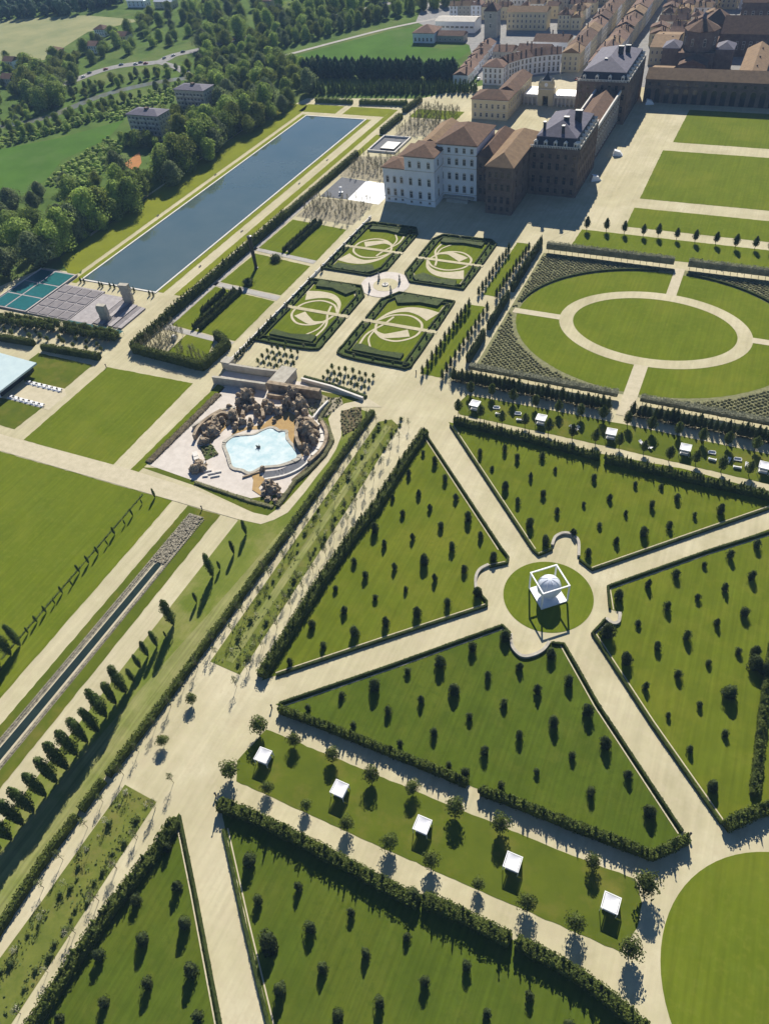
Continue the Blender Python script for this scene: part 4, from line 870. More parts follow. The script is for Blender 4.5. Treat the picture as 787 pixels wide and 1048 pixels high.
def rock_mesh(seed, r, h, flat=.75):
    b = MB(); K, N_ = 9, 16; vs = []
    for j in range(K):
        t = j/(K-1)
        for i in range(N_):
            a = 2*math.pi*i/N_; q = r*math.cos(t*1.35)**.5*(1+.75*noise.noise(Vector((math.cos(a)*1.6, math.sin(a)*1.6, t*2.4+seed*3.1)))+.5*noise.noise(Vector((math.cos(a)*4, math.sin(a)*4, t*6+seed))))
            vs.append((q*math.cos(a), q*math.sin(a)*flat, h*t*(1+.25*noise.noise(Vector((a, t*3, seed))))))
    b.add(vs, [(j*N_+i, j*N_+(i+1) % N_, (j+1)*N_+(i+1) % N_, (j+1)*N_+i) for j in range(K-1) for i in range(N_)]+[tuple(range((K-1)*N_, K*N_))])
    return b.mesh('rock', 'rock')
rocks = [(250, 190, 2.9, 5.5), (212, 215, 1.9, 3.6), (275, 205, 1.8, 3.4), (165, 225, 1.5, 2), (185, 270, 2.6, 3.6), (130, 290, 1.7, 2.6), (85, 345, 2.8, 3.4), (45, 385, 2.3, 2.2), (240, 235, 1.6, 2.6), (310, 290, 1.5, 2.2), (225, 295, 1.5, 2.4), (262, 308, 1.3, 2.0), (190, 318, 1.2, 1.8), (465, 185, 3.2, 5.2), (505, 225, 3.0, 4.6), (432, 215, 1.8, 3.4), (485, 262, 1.6, 2.5), (510, 300, 1.8, 3.2), (535, 345, 2.9, 5.0), (560, 385, 2.2, 3.6), (500, 345, 1.5, 3.0), (528, 440, 1.2, 2.0), (520, 410, 1.2, 2.2), (490, 300, 1.3, 2.4), (375, 285, 1.0, 1.2), (320, 518, 1.2, 1.9), (350, 610, 1.6, 2.6), (385, 605, 1.5, 2.4), (325, 630, 1.2, 1.5), (400, 640, 1.2, 1.6), (345, 655, 1.3, 1.0), (380, 665, 1.3, 1.0), (20, 500, 2.0, 2.3), (40, 510, 1.5, 1.8), (-5, 515, 1.7, 2.2), (350, 240, 2.2, 3.0), (395, 245, 2.0, 2.6)]
for i, (x, y, r, h) in enumerate(rocks):
    g = G(200+x/4.629, 370+y/4.629)
    side = 'left' if x < 300 else 'right'
    tag(obj('grotto_rock', rock_mesh(i, r*.98, h*1.15), None, (g[0], g[1], ZL), i*1.3), f'rough brown {"tall" if h > 3 else "low"} tufa boulder of the grotto, {ORD(i+1)} going round from the back left', 'rock', 'tufa boulders of the grotto')
rg = random.Random(31)
extra = [(205, 165), (228, 150), (262, 148), (300, 235), (330, 245), (222, 235), (150, 262), (108, 300), (60, 330), (100, 325), (65, 360), (455, 160), (490, 195), (448, 215), (520, 250), (545, 310), (520, 375), (548, 365), (570, 345), (540, 410), (495, 280), (340, 215), (370, 225), (410, 235), (288, 262), (265, 285), (160, 300), (200, 300), (515, 320), (355, 590), (372, 620), (335, 600), (10, 520), (28, 485), (255, 220), (240, 200), (480, 235), (500, 205), (430, 190)]
for i, (x, y) in enumerate(extra):
    g = G(200+x/4.629, 370+y/4.629); h = rg.uniform(1.2, 4.2)*(1.3 if y < 250 else 1)
    tag(obj('grotto_rock', rock_mesh(60+i, rg.uniform(1.0, 2.2), h), None, (g[0]+rg.uniform(-.5, .5), g[1]+rg.uniform(-.5, .5), ZL), i*2.1), f'small dark tufa rock among the grotto boulders, {ORD(i+1)} going round from the back left', 'rock', 'tufa boulders of the grotto')
for k, (pts, m_, lab) in enumerate((([(120, 235), (205, 225), (225, 245), (130, 330), (70, 395), (20, 330)], 'sandpave', 'ochre terrace left of the grotto'), ([(520, 150), (560, 140), (640, 175), (690, 170), (700, 200), (625, 260), (570, 268), (540, 230)], 'bedsoil', 'dry planted slope behind the grotto'), ([(600, 270), (640, 330), (650, 380), (600, 460), (520, 540), (470, 575), (455, 560), (540, 490), (600, 400), (600, 330), (575, 290)], 'soil', 'dark soil strip outside the stone seats'), ([(235, 470), (275, 560), (270, 610), (330, 650), (300, 600), (330, 560)], 'sandpave', 'sandy patch at the near pool edge'))):
    sheet('planting', fz(pts), ZB+.03+.012*k, m_, lab, 'flower bed')
sb = MB()
for poly, n in (([(520, 150), (560, 140), (640, 175), (690, 170), (700, 200), (625, 260), (570, 268), (540, 230)], 60), ([(690, 235), (787, 215), (787, 300), (740, 330), (700, 350), (690, 300)], 70), ([(600, 270), (640, 330), (650, 380), (600, 460), (520, 540), (470, 575), (540, 490), (600, 400), (600, 330), (575, 290)], 70), ([(20, 405), (80, 395), (110, 440), (50, 470)], 20)):
    for p in fill(fz(poly), .8, rg, 900, n): crown(sb, 'round', rg.uniform(.4, .8), 0, rg.uniform(.5, 1.0), 16, .35, rg.randrange(999), .4, .7, 0, p)
tag(obj('low_plants', sb.mesh('low_plants', 'shrub')), 'scattered low plants in the beds round the grotto', 'plants', kind='stuff')
b = MB()
for i in range(9):
    a = 2*math.pi*i/9; b.tube((.5*math.cos(a), .5*math.sin(a), 0), (.9*math.cos(a), .5*math.sin(a), .55+.3*(i % 3)), .22, .1)
g = G(200+300/4.629, 370+410/4.629); tag(obj('spout_group', b.mesh('spout_group', 'darkmetal'), None, (g[0], g[1], ZB+.1)), 'dark spouts standing in the middle of the pale fountain pool', 'fountain spout')
# walls of the grotto court
def wall(pts, wd, h, m, label, cat='wall', name='stone_wall'): return wall_line(name, pts, wd, 0, h, m, label, cat)
wall([(-187.5, 206.5), (-172, 207.5), (-160, 209)], 1.2, 3.4, 'stone', 'upper retaining wall left of the wooden deck')
wall([(-187, 196.2), (-172, 198), (-162, 199)], 1.2, 3.6, 'stone', 'lower retaining wall left of the wooden deck')
wall([(-161, 199.2), (-148, 200), (-137, 201)], 2.0, 4.6, 'rock', 'tall rough grotto wall under the deck')
wall([(-151, 209.5), (-136, 208.5), (-120, 205.5)], .9, 1.6, 'stonewhite', 'pale ramp wall right of the wooden deck')
sheet('ramp', [(-187, 199), (-161, 202), (-161, 207.5), (-187, 205)], ZB, 'whitepave', 'pale ramp between the two retaining walls', 'ramp')
b = MB(); b.box(-161, -153.6, 200, 211.5, 4.0, 4.5)
for u in (-160.3, -154.3): b.box(u-.4, u+.4, 199, 211, 0, 3.99)
tag(obj('viewing_deck', b.mesh('viewing_deck', 'stone')), 'pale wooden viewing deck bridging above the grotto', 'deck')
hedge('trim_hedge', [(-187, 209.5), (-172, 210.5), (-163, 211.5)], 1.2, 1.2, 'boxhedge', 'low dark hedge above the grotto wall, left of the deck', 'hedges above the grotto', leaf=.3, dens=14, jag=.08)
hedge('trim_hedge', [(-151, 211.8), (-136, 210.5), (-119.5, 207.5)], 1.4, 1.2, 'boxhedge', 'low dark hedge above the grotto ramp, right of the deck', 'hedges above the grotto', leaf=.3, dens=14, jag=.08)
hedge('grotto_hedge', fz([(640, 200), (590, 275), (630, 320), (650, 380), (610, 450), (540, 520), (470, 575), (440, 620), (390, 690)]), 1.8, 1.2, 'shrub', 'loose low hedge curving round the right side of the grotto', leaf=.35, dens=22, jag=.25)
hedge('grotto_hedge', fz([(0, 575), (60, 595), (150, 625), (250, 660), (370, 692)]), 1.5, .8, 'shrub', 'low grey hedge along the near edge of the fountain court', leaf=.35, dens=20, jag=.2)
hedge('grotto_hedge', [(-182.6, 144), (-181.6, 165), (-180.6, 190)], 3.4, .8, 'twig', 'dry brown hedge strip on the left edge of the fountain court', leaf=.4, dens=28, jag=.25)
sheet('planting', fz([(690, 235), (787, 215), (787, 300), (740, 330), (700, 350), (690, 300)]), ZB+.02, 'soil', 'dark planting bed beside the curving promenade', 'soil')
sheet('planting', fz([(540, 150), (610, 160), (600, 200), (560, 265), (530, 240)]), ZB, 'bedgreen', 'planted triangle at the back right of the grotto', 'flower bed')
sheet('planting', fz([(20, 405), (80, 395), (110, 440), (50, 470)]), ZB, 'bedgreen', 'green planted wedge left of the fountain pool', 'flower bed')
# stepped stone arcs: single blocks
for k, (pts, lab) in enumerate(((fz([(560, 290), (590, 320), (605, 355), (600, 395), (580, 430), (555, 455)]), 'right'), (fz([(40, 300), (90, 270), (150, 240), (185, 235)]), 'left'), (fz([(0, 440), (15, 480), (50, 490)]), 'lower left'))):
    q = smooth(pts, 3)
    for i in range(0, len(q)-1):
        p, r2 = q[i], q[i+1]; a = math.atan2(r2[1]-p[1], r2[0]-p[0]); b = MB(); b.box(-.75, .75, -.95, .95, 0, .9+.12*(i % 3))
        tag(obj('stone_block', b.mesh('stone_block', 'stonewhite'), None, (p[0], p[1], ZL), a+rnd.uniform(-.12, .12)), f'pale stone block in the {lab} arc round the grotto, {ORD(i+1)} from far end', 'stone block', 'stone blocks round the grotto')
for i, (x, y, l, a) in enumerate(((60, 520, 3, .6), (78, 532, 3, .6), (95, 545, 3.4, .6), (110, 525, 2.4, .6), (48, 545, 2, .5))):
    g = G(200+x/4.629, 370+y/4.629); b = MB(); b.box(-l/2, l/2, -.3, .3, 0, .5)
    tag(obj('stone_bench', b.mesh('stone_bench', 'stonewhite'), None, (g[0], g[1], ZL), a), f'long pale stone bench on the near fountain court, {ORD(i+1)} from the back', 'bench', 'stone benches')
b = MB(); q = smooth(fz([(322, 540), (400, 530), (460, 505), (525, 475)]), 4)
for i in range(len(q)-1): b.prism(strip(q[i:i+2], 4.2), 0, .12)
tag(obj('dark_slabs', b.mesh('dark_slabs', 'slab')), 'curved band of dark slate slabs beside the fountain pool', 'paving', kind='structure')
wall(smooth(fz([(330, 562), (420, 545), (490, 515), (535, 480)]), 4), .7, .8, 'stonewhite', 'curved pale kerb wall beside the dark slabs')
wall(fz([(225, 552), (320, 520)]), .7, .7, 'rock', 'short dark stone sill at the near edge of the pool')
wall(smooth(fz([(-10, 320), (60, 280), (130, 240), (190, 230)]), 4), .9, 1.6, 'stone', 'curved stone terrace wall at the left of the grotto')
for k_, (pts_, lab_) in enumerate((([(228, 268), (240, 235), (280, 225), (320, 245), (325, 275)], 'round the planted ring behind the pool'), ([(90, 325), (95, 285), (130, 262), (175, 272)], 'round the left planted hollow'), ([(50, 360), (52, 318), (85, 300), (118, 320)], 'round the lowest left hollow'), ([(500, 420), (482, 370), (492, 310), (540, 290), (585, 330)], 'round the right hand hollow'), ([(345, 170), (400, 178), (455, 175), (480, 205)], 'under the viewing deck'), ([(0, 372), (22, 330), (70, 285), (130, 250)], 'along the outer left terrace'), ([(600, 300), (622, 345), (618, 400), (585, 450), (540, 490)], 'outside the right hand seats'))):
    wall(smooth(fz(pts_), 4), 1.3, 2.2+.5*(k_ % 2), 'rock', 'curved rough rock wall '+lab_)
wall(fz([(560, 280), (590, 240), (630, 200)]), .8, 1.8, 'stonewhite', 'straight pale wall at the back right of the grotto')
# ================================================================== POOL HEAD: teal basins and decks
root = tag(obj('basin_platform', None, None, (-329, 236, 0)), 'platform with six teal water basins divided by pale walkways', 'platform')
b = MB(); b.box(-13, 13, -19.5, 19.5, 0, .9); obj('plinth', b.mesh('plinth', 'mauve2'), root)
for i in range(2):
    for j in range(3):
        b = MB(); x0 = -12+(0 if i == 0 else 10.3); x1 = x0+(9.2 if i == 0 else 13.4); b.box(x0, x1, -18.6+j*12.6, -18.6+j*12.6+11.6, .9, 1.0)
        obj('basin', b.mesh('basin', 'teal'), root)
b = MB(); b.box(-13.2, -12.7, -19.5, 19.5, .9, 1.3); b.box(12.7, 13.2, -19.5, 19.5, .9, 1.3); obj('parapet', b.mesh('parapet', 'whitepave'), root)
root = tag(obj('mat_platform', None, None, (-301.5, 231, 0)), 'mauve platform carrying sixteen rectangular mats', 'platform')
b = MB(); b.box(-14, 13, -14.5, 14.5, 0, .7); obj('plinth', b.mesh('plinth', 'mauve2'), root)
for i in range(4):
    for j in range(4):
        b = MB(); b.box(-13.2+i*6.6, -13.2+i*6.6+5.7, -13.8+j*7, -13.8+j*7+5.9, .7, .95); obj('mat', b.mesh('mat', 'mauve'), root)
root = tag(obj('plank_deck', None, None, (-272, 230, 0)), 'mauve plank deck stepping down towards the pool path', 'deck')
b = MB(); b.box(-16, -2, -13.5, 13.5, 0, .6); obj('platform', b.mesh('platform', 'mauve2'), root)
for i in range(6):
    b = MB(); b.box(-1.8+i*3, .7+i*3, -11, 11-i*.6, 0, .5+.25*(i % 2)); obj('plank', b.mesh('plank', 'mauve2' if i % 2 else 'mauve'), root)
for i, (u, v, h, a) in enumerate(((-269, 241, 8.8, .15), (-269.5, 223.5, 7.2, .12))):
    b = MB(); rg = random.Random(i); z = 0
    while z < h: b.box(-2.4+rg.uniform(-.3, .3), 2.4+rg.uniform(-.3, .3), -1.2+rg.uniform(-.2, .2), 1.2+rg.uniform(-.2, .2), z, z+.78); z += .8
    tag(obj('slab_tower', b.mesh('slab_tower', 'stone'), None, (u, v, .5), a), ('farther' if i == 0 else 'nearer')+' of two rough grey stacked towers on the plank deck', 'tower', 'stacked towers on the deck')
for i in range(8):
    b = MB(); b.add([(-2, -2, 1.9), (2, -2, 1.9), (2, 2, 1.9), (-2, 2, 1.9), (0, 0, 3.4)], [(0, 1, 4), (1, 2, 4), (2, 3, 4), (3, 0, 4)])
    for sx in (-1.8, 1.8):
        for sy in (-1.8, 1.8): b.tube((sx, sy, 0), (sx, sy, 1.95), .06)
    tag(obj('teal_tent', b.mesh('teal_tent', 'teal'), None, (-284+i*4.3, 213.8, ZG)), f'small pointed teal tent below the deck, {ORD(i+1)} from the left', 'tent', 'teal tents')
tc_ = tmesh('clipped_cone', 'cone', .9, 0, 3.4, 110, .4, 95, 'conifer', lump=.2)
for i, (x, y) in enumerate([(385, 133), (402, 137), (475, 152), (488, 156), (525, 158), (545, 162), (571, 165), (620, 175), (638, 179), (711, 195), (729, 199)]):
    g = G(x/4.629, 260+y/4.629); tag(obj('clipped_cone', tc_, None, (g[0], g[1], .1)), f'dark clipped cone at the near end of the long pool, {ORD(i+1)} from the left', 'shrub', 'clipped cones at the pool end')
for i, (u, v) in enumerate(((-254.5, 283), (-254.5, 325), (-254.3, 392), (-254.4, 430), (-318, 330), (-317.6, 392))):
    b = MB(); b.box(-.9, .9, -.25, .25, .35, .5); b.box(-.8, -.6, -.25, .25, 0, .35); b.box(.6, .8, -.25, .25, 0, .35)
    tag(obj('bench', b.mesh('bench', 'darkmetal'), None, (u, v, ZG), 1.57), f'small dark bench on the {"palace" if u > -300 else "wooded"} side of the long pool, {ORD((i if u > -300 else i-4)+1)} from the near end', 'bench', 'benches by the pool')
# ---- hedges and trees of the lower garden
hedge('pool_hedge', [(-239.2, 206), (-238.8, 240), (-238.4, 347)], 3.2, 4.0, 'hedge', 'tall hedge of bushy trees along the pool walk, near part', 'hedges along the pool', leaf=.7, dens=46, jag=1.6, spikes=1.6)
hedge('pool_hedge', [(-238.4, 347), (-238, 400), (-237.6, 441)], 3.2, 3.4, 'hedge', 'dense hedge along the pool walk, middle part', 'hedges along the pool', leaf=.7, dens=46, jag=.5)
hedge('pool_hedge', [(-237.8, 480), (-237, 512)], 3.6, 3.6, 'hedge', 'short hedge along the pool walk beyond the sunken court', 'hedges along the pool', leaf=.7, dens=46, jag=.7)
hedge('pool_hedge', [(-239, 522), (-236.5, 547)], 3.6, 3.6, 'hedge', 'short hedge at the far end of the pool walk', 'hedges along the pool', leaf=.7, dens=46, jag=.7)
hedge('enclosure_hedge', [(-237, 205), (-197.5, 203.2), (-196.5, 222), (-206, 226.5)], 3.6, 4.2, 'hedge', 'thick clipped hedge enclosing the plot with the white cube planter', leaf=.6, dens=70, jag=.5)
b = MB(); b.box(-1.2, 1.2, -1.2, 1.2, 0, 1.7); b.lathe([(.9, 1.7), (.9, 2.0)], 12)
g = G(178.7, 347); tag(obj('stone_cube', b.mesh('stone_cube', 'stonewhite'), None, (g[0], g[1], ZL), .3), 'small pale stone cube on the lawn inside the hedge enclosure', 'sculpture')
for pts, lab in (([(-218.3, 310), (-217.4, 346)], 'left line on the square nearest the saplings'), ([(-214.8, 310), (-214, 346)], 'right line on the square nearest the saplings'), ([(-217.8, 230), (-217.4, 266)], 'right line on the near square'), ([(-221.4, 230), (-221, 266)], 'middle line on the near square'), ([(-226, 243), (-226, 264)], 'left line on the near square')):
    hedge('dark_hedge_line', pts, 1.7, 2.2, 'boxhedge', 'dark clipped hedge, '+lab+' of the lower garden', 'dark hedge lines of the lower garden', leaf=.5, dens=34, jag=.6, spikes=.8)
sheet('pebble_strip', [(-217.2, 310), (-216.2, 346), (-215.2, 346), (-216, 310)], ZP, 'gravel2', 'thin pebble strip between two dark hedges, far square', 'pebbles')
sheet('pebble_strip', [(-220.2, 230), (-219.9, 266), (-218.6, 266), (-219, 230)], ZP, 'gravel2', 'thin pebble strip between two dark hedges, near square', 'pebbles')
bush = MB(); crown(bush, 'round', 3.2, 0, 3.0, 420, .6, 51, core=.8)
for i, (px, py, s) in enumerate(((282.5, 266, 1), (254, 290.5, .95))):
    g = G(px, py); tag(obj('round_bush', bush.mesh('round_bush', 'conifer'), None, (g[0], g[1], ZL), i, s), ('round dark bush on the path between the far squares', 'round dark bush at the tip of the tall column\'s shadow')[i], 'bush')
g = G(262.4, 274.5)
b = MB(); b.lathe([(1.0, 0), (1.1, .5), (.85, .6), (.95, 8), (1.15, 16.5), (1.3, 17), (1.3, 17.6), (.4, 17.9)], 12)
tag(obj('dark_column', b.mesh('dark_column', 'darkmetal'), None, (g[0], g[1], ZL)), 'tall slender dark column standing on the middle square lawn', 'column')
SAPB = [bare_tree(220+i, 4.6+i*.5, 46, 2, 'shrub') for i in range(4)]
rg = random.Random(12)
for poly, lab in (([(-232, 351), (-196, 349), (-196, 376), (-231, 375)], 'plot below the white terrace'), ([(-233, 409), (-204, 407), (-204, 444), (-235, 440)], 'plot beside the white wing'), ([(-227, 480), (-198, 484), (-198, 509), (-229, 511)], 'plot beyond the sunken court'), ([(-230, 516), (-198, 516), (-198, 530), (-230, 530)], 'bright lawn beyond the palace'), ([(-236, 206), (-222, 206), (-222, 224), (-232, 226)], 'hedge enclosure, left side'), ([(-214, 207), (-200, 206), (-200, 211), (-214, 211)], 'hedge enclosure, near side')):
    pts = sorted(fill(poly, 2.0, rg, 2500, 62))
    for i, p in enumerate(pts): tag(obj('bare_sapling', SAPB[i % 4], None, (p[0], p[1], ZL), rg.uniform(0, 6), rg.uniform(.8, 1.25)), f'bare brown sapling in the {lab}, {ORD(i+1)} from the pool', 'young tree', 'bare saplings of the lower garden')
# terrace wall with balustrade and clipped bushes
root = tag(obj('terrace_balustrade', None, None, (-188.8, 213, 0)), 'long pale stone balustrade between lower garden and parterre', 'balustrade')
b = MB(); b.box(-.35, .35, 0, 146, 0, .5); obj('plinth', b.mesh('plinth', 'stonewhite'), root)
b = MB(); b.box(-.3, .3, 0, 146, 1.2, 1.45); obj('rail', b.mesh('rail', 'stonewhite'), root)
b = MB()
for i in range(146): b.box(-.14, .14, i+.2, i+.5, .5, 1.2)
obj('balusters', b.mesh('balusters', 'stonewhite'), root)['kind'] = 'stuff'
for i in range(19):
    b = MB(); b.box(-.5, .5, i*8-.45, i*8+.45, 0, 1.75); obj('pier', b.mesh('pier', 'stonewhite'), root)
i = 0
for k in range(26):
    v = 214+k*1.9 if k < 18 else 248+(k-18)*12
    i += 1; tag(obj('clipped_cone', tc_, None, (-187+rnd.uniform(-.7, .7), v, ZG), k, rnd.uniform(.8, 1.25)), f'dark clipped bush beside the terrace balustrade, {ORD(i)} from the grotto', 'shrub', 'bushes along the balustrade')
b = MB(); b.box(-2, 2, -2, 2, 0, 3); b.box(-2.3, 2.3, -2.3, 2.3, 3.002, 3.5); tag(obj('gate_pier', b.mesh('gate_pier', 'stone'), None, (-187.5, 208.6, .2)), 'square stone pier at the corner above the grotto ramp', 'pier')
# ---- trees and hedges at the head of the pool decks
PTR = [tmesh('bushy_tree', 'round', 1.7, .6, 4.6, 330, .55, 330+i, 'tree', .12) for i in range(3)]
i = 0
for u0, u1, lab in ((-338, -287, 'left'), (-283, -249, 'right')):
    u = u0; i = 0
    while u < u1:
        for r in (0, 1):
            i += 1; tag(obj('bushy_tree', PTR[i % 3], None, (u+rnd.uniform(-.5, .5), 209.2-r*3.2+(u+300)*.06+rnd.uniform(-.4, .4), ZG), i, rnd.uniform(.9, 1.25)), f'bushy green tree in the {lab} row below the pool decks, {ORD(i)} from the left', 'tree', 'bushy trees below the pool decks')
        u += 3.1
rg = random.Random(4); i = 0
for p in sorted(fill([(-325, 197.5), (-252, 199.5), (-252, 205), (-325, 202)], 4.2, rg, 800, 26)):
    i += 1; tag(obj('bushy_tree', PTR[i % 3], None, (p[0], p[1], ZG), i, rg.uniform(.45, .75)), f'small lone bush on the gravel below the pool decks, {ORD(i)} from the left', 'bush', 'small bushes on the gravel')
hedge('deck_hedge', [(-345, 191), (-310, 193), (-289.5, 194.5)], 2.8, 3.2, 'hedge', 'thick dark hedge behind the flat roofed pavilion', 'hedges below the pool decks', leaf=.6, dens=60, jag=.5)
hedge('deck_hedge', [(-282.5, 193), (-265, 194), (-249.5, 195)], 2.8, 3.2, 'hedge', 'thick dark hedge behind the small dark lawn', 'hedges below the pool decks', leaf=.6, dens=60, jag=.5)
for px, py, a, lab in ((664.5, 106, .3, 'farthest'), (632, 158.5, .2, 'middle'), (609.5, 184, .5, 'nearest')):
    g = G(px, py); b = MB(); b.add([(-3, -1.8, 0), (3, -1.8, 0), (3, 1.8, 0), (-3, 1.8, 0), (-2.2, -1.4, 3.2), (1.2, -1.4, 2.2), (1.2, 1.4, 2.2), (-2.2, 1.4, 3.2)], [(0, 1, 5, 4), (1, 2, 6, 5), (2, 3, 7, 6), (3, 0, 4, 7), (4, 5, 6, 7)])
    tag(obj('marble_block', b.mesh('marble_block', 'white'), None, (g[0], g[1], ZL), a), f'white slanted stone block at the palace wall before the lawns, {lab} one', 'stone block')
# ---- flat roofed pavilion at the left edge
root = tag(obj('flat_pavilion', None, None, (0, 0, 0)), 'low modern pavilion with a wide pale flat roof and dark glass front', 'pavilion')
b = MB(); b.box(-330, -274, 157.5, 178, 0, 3.8); obj('wall', b.mesh('wall', 'glass'), root)
b = MB(); b.prism([(-335, 154.5), (-271, 154.8), (-270.6, 178.5), (-335, 181)], 3.9, 4.7); rf = obj('roof', b.mesh('roof', 'metalroof'), root)
b = MB(); b.box(-297, -290, 166, 172, 4.7, 4.9); obj('roof_light', b.mesh('roof_light', 'glass'), rf)
for i in range(9):
    b = MB(); b.box(-330+i*7, -329.7+i*7, 156.8, 157.2, 0, 3.89); obj('column', b.mesh('column', 'white'), root)
def chair_mesh():
    b = MB(); b.box(-.3, .3, -.3, .3, .4, .46); b.box(-.3, .3, .26, .32, .46, .95)
    for sx in (-.26, .26):
        for sy in (-.26, .26): b.box(sx-.03, sx+.03, sy-.03, sy+.03, 0, .4)
    return b.mesh('chair', 'darkmetal')
def table_mesh():
    b = MB(); b.lathe([(.7, .72), (.7, .76), (.1, .76)], 12); b.tube((0, 0, 0), (0, 0, .72), .06); return b.mesh('table', 'white')
ch, tb = chair_mesh(), table_mesh()
for side, (v, lab) in enumerate(((169.8, 'far'), (158.6, 'near'))):
    sheet('terrace_strip', rect(-271, -250.5, v-1.2, v+1.2), ZP+.02, 'white', f'white paved strip at the {lab} side of the pavilion terrace', 'paving')
    for i in range(7):
        tag(obj('terrace_table', tb, None, (-269+i*3, v, ZB)), f'round white table on the {lab} terrace strip, {ORD(i+1)} from the pavilion', 'table', 'terrace tables')
        for s in (-1, 1): tag(obj('terrace_chair', ch, None, (-269+i*3+s*.95, v+rnd.uniform(-.2, .2), ZB), s*-1.57), f'dark chair {"left" if s < 0 else "right"} of the {ORD(i+1)} table on the {lab} terrace strip', 'chair', 'terrace chairs')
# ================================================================== BUILDINGS
WIN = {}
def win_mesh(w, h, arch, frame):
    k = (round(w, 2), round(h, 2), arch, frame)
    if k not in WIN:
        b = MB(); t = .22
        # facing -y, origin at the wall face, bottom centre
        b.box(-w/2, w/2, -.03, .06, 0, h, 1)
        b.box(-w/2-t, -w/2, -.14, .06, -.05, h+t, 0); b.box(w/2, w/2+t, -.14, .06, -.05, h+t, 0)
        b.box(-w/2, w/2, -.14, .06, h, h+t, 0); b.box(-w/2-t*1.4, w/2+t*1.4, -.24, .06, -.25, -.051, 0)
        b.box(-.05, .05, -.07, -.031, 0, h, 0); b.box(-w/2, w/2, -.068, -.031, h*.6, h*.66, 0)
        if arch:
            n = 8; b.add([(-w/2-t*1.6, -.2, h+t), (w/2+t*1.6, -.2, h+t), (0, -.2, h+t+w*.45), (-w/2-t*1.6, .05, h+t+.01), (w/2+t*1.6, .05, h+t+.01), (0, .05, h+t+w*.45)], [(0, 1, 2), (0, 2, 5, 3), (1, 4, 5, 2), (0, 3, 4, 1)], 0)
        WIN[k] = b.mesh('window', [frame, 'glass'])
    return WIN[k]
def put_windows(root, face, a0, a1, pos, n, z, w, h, arch=False, frame='trim', name='window'):
    me = win_mesh(w, h, arch, frame)
    for i in range(n):
        a = a0+(a1-a0)*(i+.5)/n
        if face == 'S': obj(name, me, root, (a, pos, z))
        else: obj(name, me, root, (pos, a, z), math.pi/2)
def hip(b, x0, x1, y0, y1, z, rh, o=.7, m=0, inset=None):
    x0, x1, y0, y1 = x0-o, x1+o, y0-o, y1+o; w, d = x1-x0, y1-y0
    k = min(w, d)/2 if inset is None else inset
    if w >= d: r = [(x0+k, (y0+y1)/2, z+rh), (x1-k, (y0+y1)/2, z+rh)]; fs = [(0, 1, 5, 4), (1, 2, 5), (2, 3, 4, 5), (3, 0, 4)]
    else: r = [((x0+x1)/2, y0+k, z+rh), ((x0+x1)/2, y1-k, z+rh)]; fs = [(0, 1, 4), (1, 2, 5, 4), (2, 3, 5), (3, 0, 4, 5)]
    b.add([(x0, y0, z), (x1, y0, z), (x1, y1, z), (x0, y1, z)]+r, fs+[(3, 2, 1, 0)], m)
    b.box(x0+.02, x1-.02, y0+.02, y1-.02, z-.35, z-.003, m)
def gable(b, x0, x1, y0, y1, z, rh, axis, o=.6, m=0):
    if axis == 'u':
        x0, x1, y0, y1 = x0-o*.5, x1+o*.5, y0-o, y1+o; ym = (y0+y1)/2; t = .3
        b.add([(x0, y0, z-.1), (x1, y0, z-.1), (x1, ym, z+rh), (x0, ym, z+rh), (x0, y1, z-.1), (x1, y1, z-.1)], [(0, 1, 2, 3), (3, 2, 5, 4), (0, 3, 4), (1, 5, 2), (0, 4, 5, 1)], m)
    else:
        x0, x1, y0, y1 = x0-o, x1+o, y0-o*.5, y1+o*.5; xm = (x0+x1)/2
        b.add([(x0, y0, z-.1), (xm, y0, z+rh), (x1, y0, z-.1), (x0, y1, z-.1), (xm, y1, z+rh), (x1, y1, z-.1)], [(0, 2, 1), (3, 4, 5), (0, 1, 4, 3), (1, 2, 5, 4), (0, 3, 5, 2)], m)
def building(name, label, cat, u0, u1, v0, v1, h, wm, rm, roof, rh, S=None, E=None, over=.7, group=None, chimneys=(), trim='trim', bands=(), arch=False, W=None, chm='brick'):
    cu, cv = (u0+u1)/2, (v0+v1)/2; hx, hy = (u1-u0)/2, (v1-v0)/2
    root = tag(obj(name, None, None, (cu, cv, 0)), label, cat, group)
    b = MB(); b.box(-hx, hx, -hy, hy, 0, h)
    wl = obj('wall', b.mesh('wall', wm), root)
    if bands:
        b = MB()
        for z in bands: b.box(-hx-.18, hx+.18, -hy-.18, hy+.18, z, z+.35)
        obj('cornice', b.mesh('cornice', trim), root)
    b = MB()
    if roof == 'hip': hip(b, -hx, hx, -hy, hy, h+.36, rh, over)
    elif roof in 'uv': gable(b, -hx, hx, -hy, hy, h+.1, rh, roof, over)
    elif roof == 'flat': b.box(-hx-.3, hx+.3, -hy-.3, hy+.3, h+.003, h+.5)
    rf = obj('roof', b.mesh('roof', rm), root)
    for (x, y, z, s) in chimneys:
        b = MB(); b.box(-s/2, s/2, -s/2.6, s/2.6, 0, z); b.box(-s/2-.12, s/2+.12, -s/2.6-.12, s/2.6+.12, z+.002, z+.3)
        obj('chimney', b.mesh('chimney', chm), rf, (x, y, h+rh*.25))
    for (z, w, wh, n, ar) in S or (): put_windows(root, 'S', -hx+.5, hx-.5, -hy, n, z, w, wh, ar, trim)
    for (z, w, wh, n, ar) in E or (): put_windows(root, 'E', -hy+.5, hy-.5, hx, n, z, w, wh, ar, trim)
    return root
